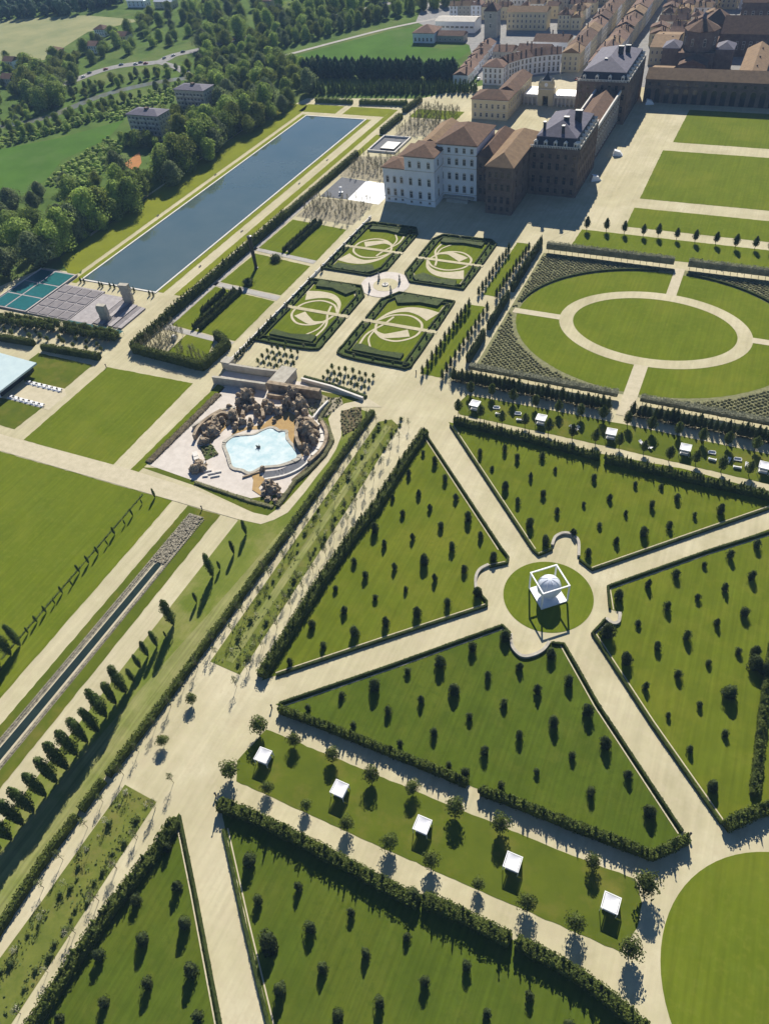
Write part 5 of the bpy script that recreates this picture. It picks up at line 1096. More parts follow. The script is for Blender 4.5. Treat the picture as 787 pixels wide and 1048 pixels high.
# ---- the palace, built as the wings one sees
building('palace_wing', 'low white end wing of the palace with a brown hip roof', 'palace wing', -190, -176, 381, 396, 19.4, 'plaster', 'roof', 'hip', 2.2,
         S=[(1.6, 1.1, .9, 3, 0), (4.4, 1.5, 3.3, 3, 1), (11.6, 1.5, 3.0, 3, 1)], bands=(3.2, 18.9))
building('palace_wing', 'taller white wing of the palace with three bays of windows', 'palace wing', -175.9, -158.2, 380, 402, 26.9, 'plaster', 'roof', 'hip', 3.4,
         S=[(1.6, 1.1, .9, 3, 0), (4.4, 1.6, 3.4, 3, 1), (11.6, 1.6, 3.4, 3, 1), (21.2, 1.5, 2.9, 3, 1)], E=[(4.4, 1.6, 3.4, 2, 1), (11.6, 1.6, 3.4, 2, 1), (21.2, 1.5, 2.9, 2, 1)], bands=(3.2, 19.2, 26.4))
root = building('palace_wing', 'tallest white recessed wing of the palace under a brown pyramid roof', 'palace wing', -161.5, -138.2, 393, 424, 29.8, 'plaster', 'roof', 'hip', 5.4,
         S=[(4.4, 1.6, 3.2, 5, 1), (11.4, 1.6, 3.2, 5, 1), (19.4, 1.5, 2.9, 5, 1), (25.8, 1.4, 2.4, 5, 0)], bands=(3.2, 17.6, 24.4, 29.3))
b = MB(); b.box(-5, 8, -20, -15.8, 0, 1.6); b.box(-7.5, 10.5, -18, -15.8, 1.602, 2.6); obj('stair', b.mesh('stair', 'stone'), root)
building('palace_wing', 'long low roofed range of the palace running back behind the white wings', 'palace wing', -176, -162, 402.2, 436, 25, 'plaster', 'rooftan', 'v', 3.6, E=[(16, 1.3, 2.4, 5, 0)])
building('palace_wing', 'small brown roofed annex beside the sunken court', 'palace wing', -196, -181, 412, 436, 12, 'plaster', 'roof', 'hip', 2.6)
building('palace_wing', 'recessed bare brick range between white and brick wings', 'palace wing', -138, -128.5, 393.5, 432, 24.6, 'brick', 'roof', 'hip', 4.4, S=[(4.6, 1.5, 3, 3, 1), (12, 1.5, 3, 3, 1), (19, 1.3, 2, 3, 0)], trim='brick', bands=(10.6, 17.6))
building('palace_wing', 'projecting bare brick wing under a brown hip roof', 'palace wing', -128.4, -113.6, 380, 431, 25.2, 'brick', 'rooftan', 'hip', 4.6,
         S=[(2.2, 1.2, 2.2, 4, 0), (6.4, 1.5, 3.4, 4, 1), (13.2, 1.5, 3.2, 4, 1), (20.0, 1.4, 2.6, 4, 1)], E=[(6.4, 1.5, 3.4, 4, 1), (13.2, 1.5, 3.2, 4, 1), (20, 1.4, 2.6, 4, 1)], trim='brick', bands=(4.9, 11.6, 18.4, 24.7))
def mansard(name, label, u0, u1, v0, v1, h, Sw, Ew, dS, dE, chim):
    root = building(name, label, 'palace wing', u0, u1, v0, v1, h, 'brick', 'slate', 'none', 0, S=Sw, E=Ew, trim='brick', bands=(h-.9,))
    for c in list(root.children):
        if c.name.startswith('roof'): bpy.data.objects.remove(c)
    hx, hy = (u1-u0)/2, (v1-v0)/2
    b = MB(); i_ = 1.9; H2 = 4.6; x, y = hx-.9, hy-.9
    b.add([(-x, -y, h), (x, -y, h), (x, y, h), (-x, y, h), (-x+i_, -y+i_, h+H2), (x-i_, -y+i_, h+H2), (x-i_, y-i_, h+H2), (-x+i_, y-i_, h+H2)], [(0, 1, 5, 4), (1, 2, 6, 5), (2, 3, 7, 6), (3, 0, 4, 7), (4, 5, 6, 7)], 0)
    rf = obj('roof', b.mesh('roof', 'slate'), root)
    b = MB(); hip(b, -x+i_, x-i_, -y+i_, y-i_, h+H2+.36, 5.2, .25); obj('upper_roof', b.mesh('upper_roof', 'slatepale'), rf)
    bal = MB()
    for a, c in (((-hx, -hy), (hx, -hy)), ((hx, -hy), (hx, hy))):
        if a[1] == c[1]: bal.box(a[0], c[0], a[1], a[1]+.3, h+1.0, h+1.25); [bal.box(t-.2, t+.2, a[1]+.02, a[1]+.28, h+.003, h+.999) for t in [a[0]+.5+k*.9 for k in range(int((c[0]-a[0]-.6)/.9))]]
        else: bal.box(a[0]-.3, a[0], a[1]+.31, c[1], h+1.0, h+1.25); [bal.box(a[0]-.28, a[0]-.02, t-.2, t+.2, h+.003, h+.999) for t in [a[1]+.9+k*.9 for k in range(int((c[1]-a[1]-1)/.9))]]
    obj('balustrade', bal.mesh('balustrade', 'stonewhite'), root)
    d = MB(); d.box(-.95, .95, -.4, 1.5, 0, 2.3); d.add([(-1.15, -.5, 2.3), (1.15, -.5, 2.3), (0, -.5, 3.2), (-1.15, 1.5, 2.3), (1.15, 1.5, 2.3), (0, 1.5, 3.2)], [(0, 1, 2), (0, 2, 5, 3), (1, 4, 5, 2)]); d.box(-.5, .5, -.44, -.4, .4, 1.9, 1)
    dm = d.mesh('dormer', ['stonewhite', 'glass'])
    for k in range(dS): obj('dormer', dm, rf, (-hx+(k+.5)*2*hx/dS, -hy+1.0, h+.5))
    for k in range(dE): obj('dormer', dm, rf, (hx-1.0, -hy+(k+.5)*2*hy/dE, h+.5), math.pi/2)
    for (cx_, cy_, s, z) in chim:
        b = MB(); b.box(-s/2, s/2, -.9, .9, 0, z); b.box(-s/2-.2, s/2+.2, -1.1, 1.1, z+.002, z+.5); obj('chimney', b.mesh('chimney', 'slate'), rf, (cx_, cy_, h+H2+.4))
    return root
FL = lambda n: [(2.0, 1.4, 2.4, n, 0), (7.0, 1.6, 3.8, n, 1), (14.5, 1.6, 3.4, n, 1), (20.4, 1.5, 2.2, n, 0)]
mansard('palace_wing', 'brick corner block of the palace with slate roof, white dormers and four chimneys, nearer one', -113.2, -86, 409.5, 453, 25.6, FL(6), FL(9), 5, 8, [(-8, -15, 1.2, 5.5), (2.5, -16, 1.3, 4.5), (1.5, -6, 2.6, 5.6), (6.5, 0, 3.6, 7.2)])
building('palace_wing', 'long gallery of the palace with tall arched windows and a tiled ridge roof', 'palace wing', -104, -88, 453.1, 524.9, 18.8, 'brick', 'roof', 'v', 3.4, E=[(3.0, 2.2, 8, 15, 1), (13.6, 1.6, 2.4, 15, 0)], bands=(12.2, 17.5), over=-1.6)
b = MB(); b.box(-88.5, -87.6, 453.2, 524.8, 18.8, 20.4); b.box(-104.4, -103.5, 453.2, 524.8, 18.8, 20.4); tag(obj('gallery_parapet', b.mesh('gallery_parapet', 'stonewhite')), 'pale parapets along both eaves of the long gallery', 'parapet')
mansard('palace_wing', 'far brick tower block of the palace with slate roof and white dormers', -116.5, -84, 525, 582, 24.6, FL(7), FL(10), 4, 8, [(-2, -14, 1.6, 4), (4, 0, 3.2, 7.5), (7, 8, 3.0, 6)])
# sunken court, glazed basin
b = MB(); b.box(-234, -214, 449, 449.8, 0, 1.2); b.box(-234, -214, 475.2, 476, 0, 1.2); b.box(-234, -233.2, 449.8, 475.2, 0, 1.2); b.box(-214.8, -214, 449.8, 475.2, 0, 1.2)
tag(obj('court_wall', b.mesh('court_wall', 'stonewhite')), 'low white walls round the small sunken court', 'wall')
sheet('court_floor', rect(-233, -215, 450, 475), ZP, 'slab', 'grey floor of the small sunken court', 'paving')
b = MB(); b.box(-227, -217, 454, 466, 0, .8); b.box(-226, -218, 455, 465, .8, .82, 1); tag(obj('glass_basin', b.mesh('glass_basin', ['darkmetal', 'steel']), None, (0, 0, ZB)), 'dark rimmed pale glazed basin in the sunken court', 'basin')
b = MB(); b.lathe([(1.3, 0), (1.3, .4), (.5, .5), (.4, 2.6), (.9, 2.8), (.9, 3.3), (.2, 3.6)], 10)
g = G(349, 197); tag(obj('white_sculpture', b.mesh('white_sculpture', 'white'), None, (g[0], g[1], ZB)), 'small white sculpture standing on the dark grey terrace', 'sculpture')
# ---- cream service wing, clock gate with arcades
building('cream_wing', 'cream two storey wing behind the palace with a brown hip roof', 'building', -186.3, -160.5, 519, 537, 12.6, 'cream', 'roof', 'hip', 3.6, S=[(1.8, 1.4, 2.4, 6, 0), (7.2, 1.4, 2.6, 6, 0)], E=[(1.8, 1.4, 2.4, 4, 0), (7.2, 1.4, 2.6, 4, 0)], bands=(5.8, 12))
building('cream_wing', 'cream wing running back towards the town, beside the clock gate', 'building', -174, -160.6, 537.1, 575, 12.4, 'cream', 'roof', 'v', 3.6, E=[(1.8, 1.4, 2.4, 8, 0), (7.2, 1.4, 2.6, 8, 0)], bands=(5.8, 11.8))
for u0, u1, lab in ((-159.5, -149.2, 'left'), (-138.0, -120.4, 'right')):
    root = tag(obj('arcade', None, None, (u0, 552, 0)), f'cream arcade with a white flat top on the {lab} side of the clock gate', 'arcade')
    b = MB(); l = u1-u0; n = int(l/2.9); b.box(0, l, 0, 4.2, 5.2, 6.6); b.box(0, l, 3.2, 4.2, 0, 5.199); obj('wall', b.mesh('wall', 'stonewhite'), root)
    b = MB(); b.box(.2, l-.2, .3, 17 if lab == 'left' else 13, 6.602, 7.0); obj('roof', b.mesh('roof', 'white'), root)
    for i in range(n+1):
        x = i*(l-.8)/n; b = MB(); b.box(x, x+.8, 0, .9, 0, 5.199); obj('pillar', b.mesh('pillar', 'stonewhite'), root)
    b = MB()
    for i in range(n): x = .8+i*(l-.8)/n; b.box(x+.3, x+.5, .1, .35, 6.603, 7.7); b.box(x-.3, x+2.2, .05, .4, 7.702, 7.95)
    obj('balustrade', b.mesh('balustrade', 'stonewhite'), root)
root = tag(obj('clock_gate', None, None, (-143.6, 552, 0)), 'cream clock gate with an arch, side turrets and dark pointed dome', 'gate tower')
b = MB(); b.box(-5.4, -2, -.8, 6, 0, 11); b.box(2, 5.4, -.8, 6, 0, 11); b.box(-2, 2, -.8, 6, 6.5, 11); b.box(-3.2, 3.2, -.4, 5.6, 11.002, 15.6); obj('wall', b.mesh('wall', 'cream'), root)
b = MB(); b.box(-1.99, 1.99, 3, 3.3, 0, 6.49); obj('doors', b.mesh('doors', 'glass'), root)
b = MB(); b.box(-3.6, 3.6, -.8, 6, 15.6, 16.1); b.box(-5.7, 5.7, -1.1, 6.3, 10.5, 10.99); obj('cornice', b.mesh('cornice', 'stonewhite'), root)
b = MB(); b.add([(-3.4, -.6, 16.1), (3.4, -.6, 16.1), (3.4, 5.8, 16.1), (-3.4, 5.8, 16.1), (-1, 1.8, 18.6), (1, 1.8, 18.6), (1, 3.4, 18.6), (-1, 3.4, 18.6), (0, 2.6, 21)], [(0, 1, 5, 4), (1, 2, 6, 5), (2, 3, 7, 6), (3, 0, 4, 7), (4, 5, 8), (5, 6, 8), (6, 7, 8), (7, 4, 8)]); obj('dome', b.mesh('dome', 'slate'), root)
b = MB(); b.lathe([(1.25, -.25), (1.25, 0)], 20); o = obj('clock_face', b.mesh('clock_face', 'white'), root, (0, -.42, 13.4)); o.rotation_euler = (math.pi/2, 0, 0)
for s in (-1, 1):
    b = MB(); b.box(-1.3, 1.3, -.6, 2, 0, 3.2); b.lathe([(1.7, 3.2), (1.2, 4.4), (.2, 6.4)], 8, (0, .7)); obj('turret', b.mesh('turret', ['cream']), root, (s*4.1, 0, 11.003))
# ---- orangery and chapel
root = building('orangery', 'long brick orangery with a row of tall arches facing the lawns', 'building', -80, 120, 569, 586, 14.6, 'brick', 'rooftan', 'u', 4.6, bands=(13.6,), trim='brick', chimneys=((14, -2, 5, 2.0), (66, 0, 4, 1.6)))
am = MB(); n_ = 10; pts = [(-1.7, 0)]+[(1.7*math.cos(math.pi-math.pi*i/n_), 7+1.7*math.sin(math.pi*i/n_)) for i in range(n_+1)]+[(1.7, 0)]
am.add([(x, -.05, z) for x, z in pts], [tuple(range(len(pts)))], 1)
am.box(-2.3, -1.75, -.35, 0, 0, 9.6, 0); am.box(1.75, 2.3, -.35, 0, 0, 9.6, 0); am.box(-2.3, 2.3, -.38, 0, 9.61, 10.2, 0); am.box(-.8, .8, -.12, 0, 10.7, 12.3, 1)
arm = am.mesh('arch', ['brick', 'glass'])
for i in range(33): obj('arch', arm, root, (-97+i*6, -8.5, .3))
root = tag(obj('chapel', None, None, (-56.5, 640, 0)), 'brick octagonal church with a low tiled dome roof and four pale roofed arms', 'church')
b = MB(); b.lathe([(11.6, 15), (11.6, 27.2)], 8); obj('drum', b.mesh('drum', 'brick'), root)
b = MB(); b.lathe([(12.5, 27.2), (12.5, 27.6), (1.2, 33.2)], 8); rf = obj('roof', b.mesh('roof', 'roof'), root)
b = MB(); b.lathe([(1.4, 33.0), (1.3, 35.2), (1.7, 35.3), (.2, 37)], 8); obj('lantern', b.mesh('lantern', 'slatepale'), rf)
b = MB(); b.box(-12, 12, -12, 12, 0, 15); b.box(-24, -12.003, -7, 9, 0, 16); b.box(12.003, 24, -7, 9, 0, 16); b.box(-9, 9, -26, -12.003, 0, 11); b.box(-10, 10, 12.003, 30, 0, 15); obj('wall', b.mesh('wall', 'brick'), root)
b = MB(); hip(b, -24, -12.4, -7, 9, 16.4, 3.2, .5); hip(b, 12.4, 24, -7, 9, 16.4, 3.2, .5); obj('arm_roof', b.mesh('arm_roof', 'slatepale'), root)
b = MB(); gable(b, -9, 9, -26, -12.4, 11.1, 3.4, 'v'); gable(b, -10, 10, 12.4, 30, 15.1, 3, 'v'); b.add([(-12.3, -12.3, 15.01), (12.3, -12.3, 15.01), (12.3, 12.3, 15.01), (-12.3, 12.3, 15.01)], [(0, 1, 2, 3)]); obj('nave_roof', b.mesh('nave_roof', 'roof'), root)
for i in range(8):
    a = (i+.5)*math.pi/4; o = obj('window', win_mesh(1.6, 4, 1, 'stone'), root, (10.75*math.cos(a), 10.75*math.sin(a), 18.5), a+math.pi/2)
building('stable_range', 'long brick stable range with a tan ridge roof behind the orangery', 'building', -24, -8, 592, 660, 10.5, 'brick', 'rooftan', 'v', 4.6, E=[(4, 1.2, 2, 12, 0)], chimneys=((2, -20, 3, 1), (2, 0, 3, 1), (2, 20, 3, 1)))
building('stable_range', 'second long brick range with a brown ridge roof at the right edge', 'building', 6, 24, 592, 660, 11, 'brick', 'roof', 'v', 4.6)
building('riding_hall', 'big brick hall with a long brown roof beyond the orangery', 'building', -46, 60, 678, 706, 15, 'brick', 'roof', 'u', 8.5, S=[(5, 1.6, 5, 22, 0)])
building('square_hall', 'square brick building with a tall brown pyramid roof beside the chapel', 'building', -62, -43, 692, 712, 17.5, 'brick', 'roof', 'hip', 8, S=[(6, 1.4, 3, 4, 0)])
building('riding_hall', 'farthest great brown roofed hall at the top right corner', 'building', -40, 80, 760, 800, 17, 'brick', 'roof', 'u', 10, S=[(7, 1.6, 4, 20, 0)])
building('annex', 'low tan roofed annex with a dark yard beside the far palace tower', 'building', -82, -68, 590, 618, 9, 'brick', 'rooftan', 'u', 2.6)
building('annex', 'tan roofed house with chimneys left of the chapel', 'building', -92, -74, 650, 690, 12.5, 'cream', 'rooftan', 'u', 3.2, S=[(3, 1, 1.8, 5, 0), (8, 1, 1.8, 5, 0)], chimneys=((-4, 4, 2, 1), (4, -3, 2, 1)))
# ---- the town
WM = ['plaster', 'cream', 'cream', 'stone']; rg = random.Random(21); hn = {}
WN = {'plaster': 'white', 'cream': 'cream', 'stone': 'grey', 'brick': 'brick'}
def house(u0, u1, v0, v1, h, rt, rh, place_, wm=None, rm=None, bays=None, E=True):
    wm = wm or rg.choice(WM); rm = rm or rg.choice(['redroof', 'redroof', 'roof', 'rooftan'])
    fl = [2+3.3*i for i in range(max(1, int(h/3.6)))]
    nS = max(1, int((u1-u0)/3.6)); nE = max(1, int((v1-v0)/4))
    S = [(z, 1.1, 1.8, min(nS, 8), 0) for z in fl]; Ew = [(z, 1.1, 1.8, min(nE, 6), 0) for z in fl] if E else None
    ch = [(rg.uniform(-.3, .3)*(u1-u0), rg.uniform(-.3, .3)*(v1-v0), rg.uniform(1.6, 2.6)+rh*.5, rg.uniform(.7, 1.1)) for _ in range(rg.choice((1, 2, 3)))]
    hn[place_] = hn.get(place_, 0)+1
    return building('town_house', f'{WN[wm]} house with {dict(redroof="reddish", roof="brown", rooftan="tan")[rm]} roof, {ORD(hn[place_])} {place_}', 'house', u0, u1, v0, v1, h, wm, rm, rt, rh, S, Ew, .5, 'houses of the old town', ch)
# two rows along the main street
for u0, u1, lab in ((-152.5, -139, 'going back along the left side of the main street'), (-127.8, -114, 'going back along the right side of the main street')):
    v = 626.5 if u0 < -140 else 606
    while v < 1010:
        l = rg.uniform(15, 24); house(u0, u1, v, v+l-.2, rg.uniform(11.8, 13.6), 'v', 3.4, lab); v += l
# crescent facing the gate square
cres = [(-186, 600), (-180, 610), (-172.5, 617.5), (-163, 623), (-152.8, 626)]
for i in range(4):
    (xa, ya), (xb, yb) = cres[i], cres[i+1]; a = math.atan2(yb-ya, xb-xa); l = math.hypot(xb-xa, yb-ya)
    root = tag(obj('crescent_house', None, None, (xa, ya, 0), a), f'white curved terrace house facing the gate square, {ORD(i+1)} from the left', 'house', 'houses of the crescent')
    b = MB(); b.box(.01, l-.01, 0, 13, 0, 12.4); obj('wall', b.mesh('wall', 'plaster'), root)
    b = MB(); gable(b, 0, l, 0, 13, 12.5, 3.4, 'u', .5); rf = obj('roof', b.mesh('roof', 'redroof'), root)
    for z in (1.2, 5, 8.9): put_windows(root, 'S', .3, l-.3, 0, 3 if l < 11.5 else 4, z, 1.2, 2.4 if z > 2 else 2.9)
    for k in range(2): b = MB(); b.box(-.5, .5, -.4, .4, 0, 4.4); obj('chimney', b.mesh('chimney', 'brick'), rf, (l*(.3+.4*k), 5, 12.5))
building('corner_house', 'white corner house with a tiled hip roof at the left of the crescent', 'house', -203, -187, 590, 606, 12, 'plaster', 'redroof', 'hip', 3.6, S=[(1.4, 1.1, 2.2, 4, 0), (5, 1.1, 2.2, 4, 0), (8.6, 1.1, 2.2, 4, 0)], E=[(1.4, 1.1, 2.2, 3, 0), (5, 1.1, 2.2, 3, 0), (8.6, 1.1, 2.2, 3, 0)])
for i in range(6):
    house(-226+rg.uniform(-.5, .5)-i*1.4, -214.5-i*1.4, 588+i*15, 602.6+i*15, 6.4, 'v', 2.6, 'of the low row behind the black trees, counting back', 'plaster', 'redroof')
house(-212, -196, 640, 656, 9, 'u', 3, 'in the yards behind the crescent', 'stone', 'redroof'); house(-192, -166, 640, 654, 10, 'u', 3.4, 'in the yards behind the crescent', 'plaster', 'redroof'); house(-186, -158, 664, 682, 10.5, 'u', 3.4, 'in the yards behind the crescent', 'plaster', 'roof')
# church tower and school on the left
building('bell_tower', 'pale church tower with a reddish pyramid roof at the far end of the meadow', 'church tower', -244, -233, 712, 724, 20, 'stone', 'redroof', 'hip', 5.5, S=[(8, 1.6, 2.6, 1, 1), (15, 1.6, 3, 1, 1)], E=[(8, 1.6, 2.6, 1, 1), (15, 1.6, 3, 1, 1)])
building('school', 'long ochre building with rows of windows beside the church tower', 'building', -232, -196, 738, 752, 14, 'cream', 'rooftan', 'u', 3, S=[(2, 1.2, 2, 9, 0), (6, 1.2, 2, 9, 0), (10, 1.2, 2, 9, 0)])
building('farmhouse', 'reddish roofed farmhouse at the edge of the meadow', 'house', -304, -284, 692, 712, 7.5, 'plaster', 'redroof', 'hip', 4.5, S=[(1.6, 1.2, 2.4, 5, 0)])
building('barn', 'long white barn with a pale flat roof behind the farmhouse', 'barn', -296, -258, 726, 744, 9, 'plaster', 'trim', 'u', 1.6, S=[(4, 3, 1.2, 8, 0)])
building('barn', 'low red roofed barn right of the farmhouse', 'barn', -283, -258, 697, 708, 5, 'stone', 'redroof', 'u', 2.6, S=[(1.4, 1.2, 1.4, 5, 0)])
# scattered quarters
taken = [(-160, -106, 600, 1010), (-250, -190, 700, 760), (-215, -155, 630, 690)]
def quarter(x0, x1, y0, y1, step, lab, hmin=8, hmax=12):
    v = y0
    while v < y1:
        u = x0+rg.uniform(0, 4)
        while u < x1:
            wu, wv = rg.uniform(8, 16), rg.uniform(8, 12)
            if not any(a-2 < u+wu and u < b_+2 and c-2 < v+wv and v < d_+2 for a, b_, c, d_ in taken) and rg.random() < .9:
                house(u, u+wu, v, v+wv, rg.uniform(hmin, hmax), rg.choice(('u', 'u', 'v', 'hip')), rg.uniform(2.4, 3.6), lab, bays=True)
            u += wu+rg.uniform(.3, 3)
        v += step+rg.uniform(-1, 2)
quarter(-235, -158, 690, 960, 17, 'in the quarter left of the main street, counting back')
quarter(-104, -66, 700, 950, 16, 'in the quarter right of the main street, counting back')
quarter(-62, 60, 815, 960, 20, 'in the quarter beyond the great halls, counting back')
quarter(-300, -250, 770, 950, 26, 'at the tree lined edge of the town, counting back')
FT = [tmesh('broad_tree', ('round', 'body')[i % 2], 6.6, .8, 17.5, 2300, 1.15, 400+i, ('forest', 'forest', 'forest3', 'forest', 'forest2', 'forest')[i], .3, lump=.8, core=.7) for i in range(6)]
# villas near the river road
VL = [(103, 33, 'at the dry field, in trees'), (125, 40, 'at the dry field, behind the road'), (55, 56, 'below the dry field, beside a tall dark tree'), (10, 66, 'at the left edge behind the river'), (33, 80, 'with pale yard at the left edge'), (8, 84, 'at the left edge, lowest of them'), (140, 3, 'at the top edge, long and pale'), (168, 4, 'at the top edge, second long one'), (272, 4, 'among trees at the top edge'), (95, 50, 'beside the river road bend')]
for i, (px, py, lab) in enumerate(VL):
    g = G(px, py+4); w_ = 26 if 'long' in lab else 13
    building('villa', f'{"white roofed shed" if "long" in lab else "reddish roofed house"} {lab}', 'house', g[0]-w_/2, g[0]+w_/2, g[1], g[1]+11, 6.5, ('plaster', 'cream', 'stone')[i % 3], 'white' if 'long' in lab else 'redroof', 'u' if i % 2 else 'hip', 3, S=[(1.5, 1.1, 1.5, 4, 0), (4.2, 1.1, 1.4, 4, 0)], E=[(1.5, 1.1, 1.5, 3, 0)])
for (u0, u1, v0, v1, h, lab) in ((-420, -392, 436, 450, 17, 'nearer'), (-415, -388, 488, 502, 18, 'farther')):
    n = 8
    root = building('apartment_block', f'grey five storey apartment block with pale hip roof in the wood, {lab} one', 'apartment block', u0, u1, v0, v1, h, 'stone', 'slatepale', 'hip', 2.0, S=[(1.4+i*3.2, 1.7, 1.7, n, 0) for i in range(5)], E=[(1.4+i*3.2, 1.5, 1.7, 4, 0) for i in range(5)], chimneys=((0, 0, 2.4, 2.8),), bands=(3.9, 7.1, 10.3, 13.5))
    bm_ = MB(); bm_.box(-3, 3, -1.3, 0, 0, .2); bm_.box(-3, 3, -1.3, -1.2, .2, 1.1); bme = bm_.mesh('balcony', 'trim')
    for fz__ in range(4):
        for k in (-8, 0, 8): obj('balcony', bme, root, (k, -(v1-v0)/2-.2, 4.3+fz__*3.2))
    for k in range(7):
        s = rg.uniform(.45, .75); tag(obj('broad_tree', FT[k % 6], None, (u0-3+k*5.5+rg.uniform(-2, 2), v0-8-rg.uniform(0, 6), 0), k, s), f'tree in front of the {lab} apartment block, {ORD(k+1)} from the left', 'tree', 'trees of the woods and fields')
# ================================================================== WOODS
DK = [tmesh('dark_tree', 'oval', 4.3, .4, 15, 900, 1.1, 420+i, 'darkwood', .3, lump=.5, core=.85) for i in range(3)]
CN = [tmesh('conifer', 'cone', 2.0, 0, 8.5, 320, .8, 430+i, 'conifer2', lump=.3, core=.8) for i in range(2)]
def wood(poly, d, lab, name='broad_tree', cat='tree', smin=.7, smax=1.15, kinds=FT, most=130, group=None, avoid=None, key=None):
    rg2 = random.Random(len(poly)+int(d*10)); pts = fill(poly, d, rg2, 5000, most)
    pts.sort(key=key or (lambda p: p[1]*.8+p[0]*.5))
    i = 0
    for p in pts:
        if avoid and any(inside(p, a) for a in avoid): continue
        i += 1; s = rg2.uniform(smin, smax)
        o = obj(name if kinds is FT else 'dark_tree', kinds[rg2.randrange(len(kinds))], None, (p[0], p[1], 0), rg2.uniform(0, 6.3), (s*rg2.uniform(.85, 1.15), s*rg2.uniform(.85, 1.15), s*rg2.uniform(.85, 1.1)))
        tag(o, f'{"large" if s > 1 else "middling" if s > .75 else "low"} tree {lab}, {ORD(i)} from its near end', cat, group or 'trees of the woods and fields')
yard = [GP([(140, 112), (175, 108), (212, 95), (215, 112), (180, 145), (172, 160), (145, 178), (122, 176), (130, 150)]), GP([(128, 130), (172, 125), (172, 160), (140, 182), (122, 178)]), GP([(128, 160), (145, 152), (147, 168), (140, 178), (126, 172)])]
wood(GP([(-30, 250), (-30, 316), (0, 297), (28, 280), (50, 268), (68, 256), (108, 235), (162, 203), (212, 168), (258, 138), (308, 103), (318, 96), (300, 90), (258, 92), (226, 108), (196, 130), (182, 150), (150, 182), (122, 178), (98, 190), (60, 196), (25, 205), (0, 220)]), 13.5, 'in the wood beside the long pool', smin=.5, smax=1.1, avoid=[yard[2]])
wood(GP([(205, 98), (212, 108), (240, 92), (290, 84), (312, 88), (325, 78), (310, 68), (280, 70), (240, 72), (215, 78), (205, 84)]), 10, 'in the grove at the far pool corner', smin=.6, smax=.95)
wood(GP([(-20, 112), (0, 128), (20, 128), (50, 112), (100, 95), (150, 82), (200, 74), (250, 66), (255, 60), (200, 66), (150, 75), (100, 86), (40, 104), (10, 114)]), 8.5, 'along the far bank of the river', 'riverside_tree', smin=.22, smax=.5)
wood(GP([(-20, 150), (20, 143), (65, 135), (110, 120), (135, 108), (175, 92), (205, 84), (195, 82), (150, 94), (110, 106), (60, 122), (20, 132), (-20, 138)]), 8.0, 'on the near bank of the river', 'riverside_tree', smin=.22, smax=.5)
wood(GP([(28, 75), (62, 90), (60, 112), (38, 112), (25, 95)]), 9, 'in the dark clump at the river bend', smin=.8, smax=1.25)
wood(GP([(56, 58), (78, 72), (80, 86), (64, 84), (52, 66)]), 10, 'round the villa below the dry field', smin=.5, smax=.8)
wood(GP([(-20, 60), (30, 62), (60, 66), (40, 82), (0, 110), (-30, 110)]), 15, 'among the gardens at the left edge', 'garden_tree', smin=.35, smax=.7)
wood(GP([(72, 56), (100, 42), (150, 22), (190, 8), (220, 12), (205, 34), (170, 48), (110, 60), (85, 68)]), 17, 'among the villas beyond the road', 'garden_tree', smin=.5, smax=.9)
wood(GP([(205, 36), (240, 25), (300, 8), (330, -2), (200, -2), (190, 20)]), 19, 'in the gardens at the top edge', 'garden_tree', smin=.6, smax=1.0)
wood(GP([(215, 62), (240, 48), (290, 36), (335, 24), (390, 8), (420, 0), (470, -4), (380, -4), (330, 10), (270, 26), (215, 42), (205, 52)]), 14.5, 'along the river road at the top', 'roadside_tree', smin=.75, smax=1.1)
wood(GP([(205, 70), (250, 60), (262, 66), (285, 64), (284, 70), (250, 74), (212, 80)]), 7.5, 'in the group ending the avenue', smin=.6, smax=.9)
for i in range(21):
    s = rg.uniform(1.0, 1.4); v = 268+i*12.2+rg.uniform(-2, 2)
    if 352 < v < 366: continue
    tag(obj('broad_tree', FT[(i*5) % 6], None, (-345.5+rg.uniform(-2.5, 2.5), v, 0), i*1.7, (s*.9, s*.9, s)), f'tall tree at the wood edge along the pool bank, {ORD(i+1)} from near', 'tree', 'trees of the woods and fields')
# avenue of round trees, two rows
av = smooth(GP([(262, 53), (300, 44), (345, 32), (400, 17), (450, 8), (490, 2)]), 12); L_ = 0; i = 0; last = None
for off, nm in ((0, 'near'), (-12, 'far')):
    acc = 99; i = 0
    for a, c in zip(av, av[1:]):
        l = math.hypot(c[0]-a[0], c[1]-a[1]); acc += l
        if acc >= 9.6:
            acc = 0; i += 1; d = ((c[0]-a[0])/l, (c[1]-a[1])/l)
            tag(obj('avenue_tree', FT[i % 5], None, (a[0]+d[1]*off, a[1]-d[0]*off*-1 if False else a[1]-d[0]*off, 0), i*1.1, (.68, .68, .72)), f'round clipped tree in the {nm} row of the avenue, {ORD(i)} from the left', 'tree', 'avenue of round trees')
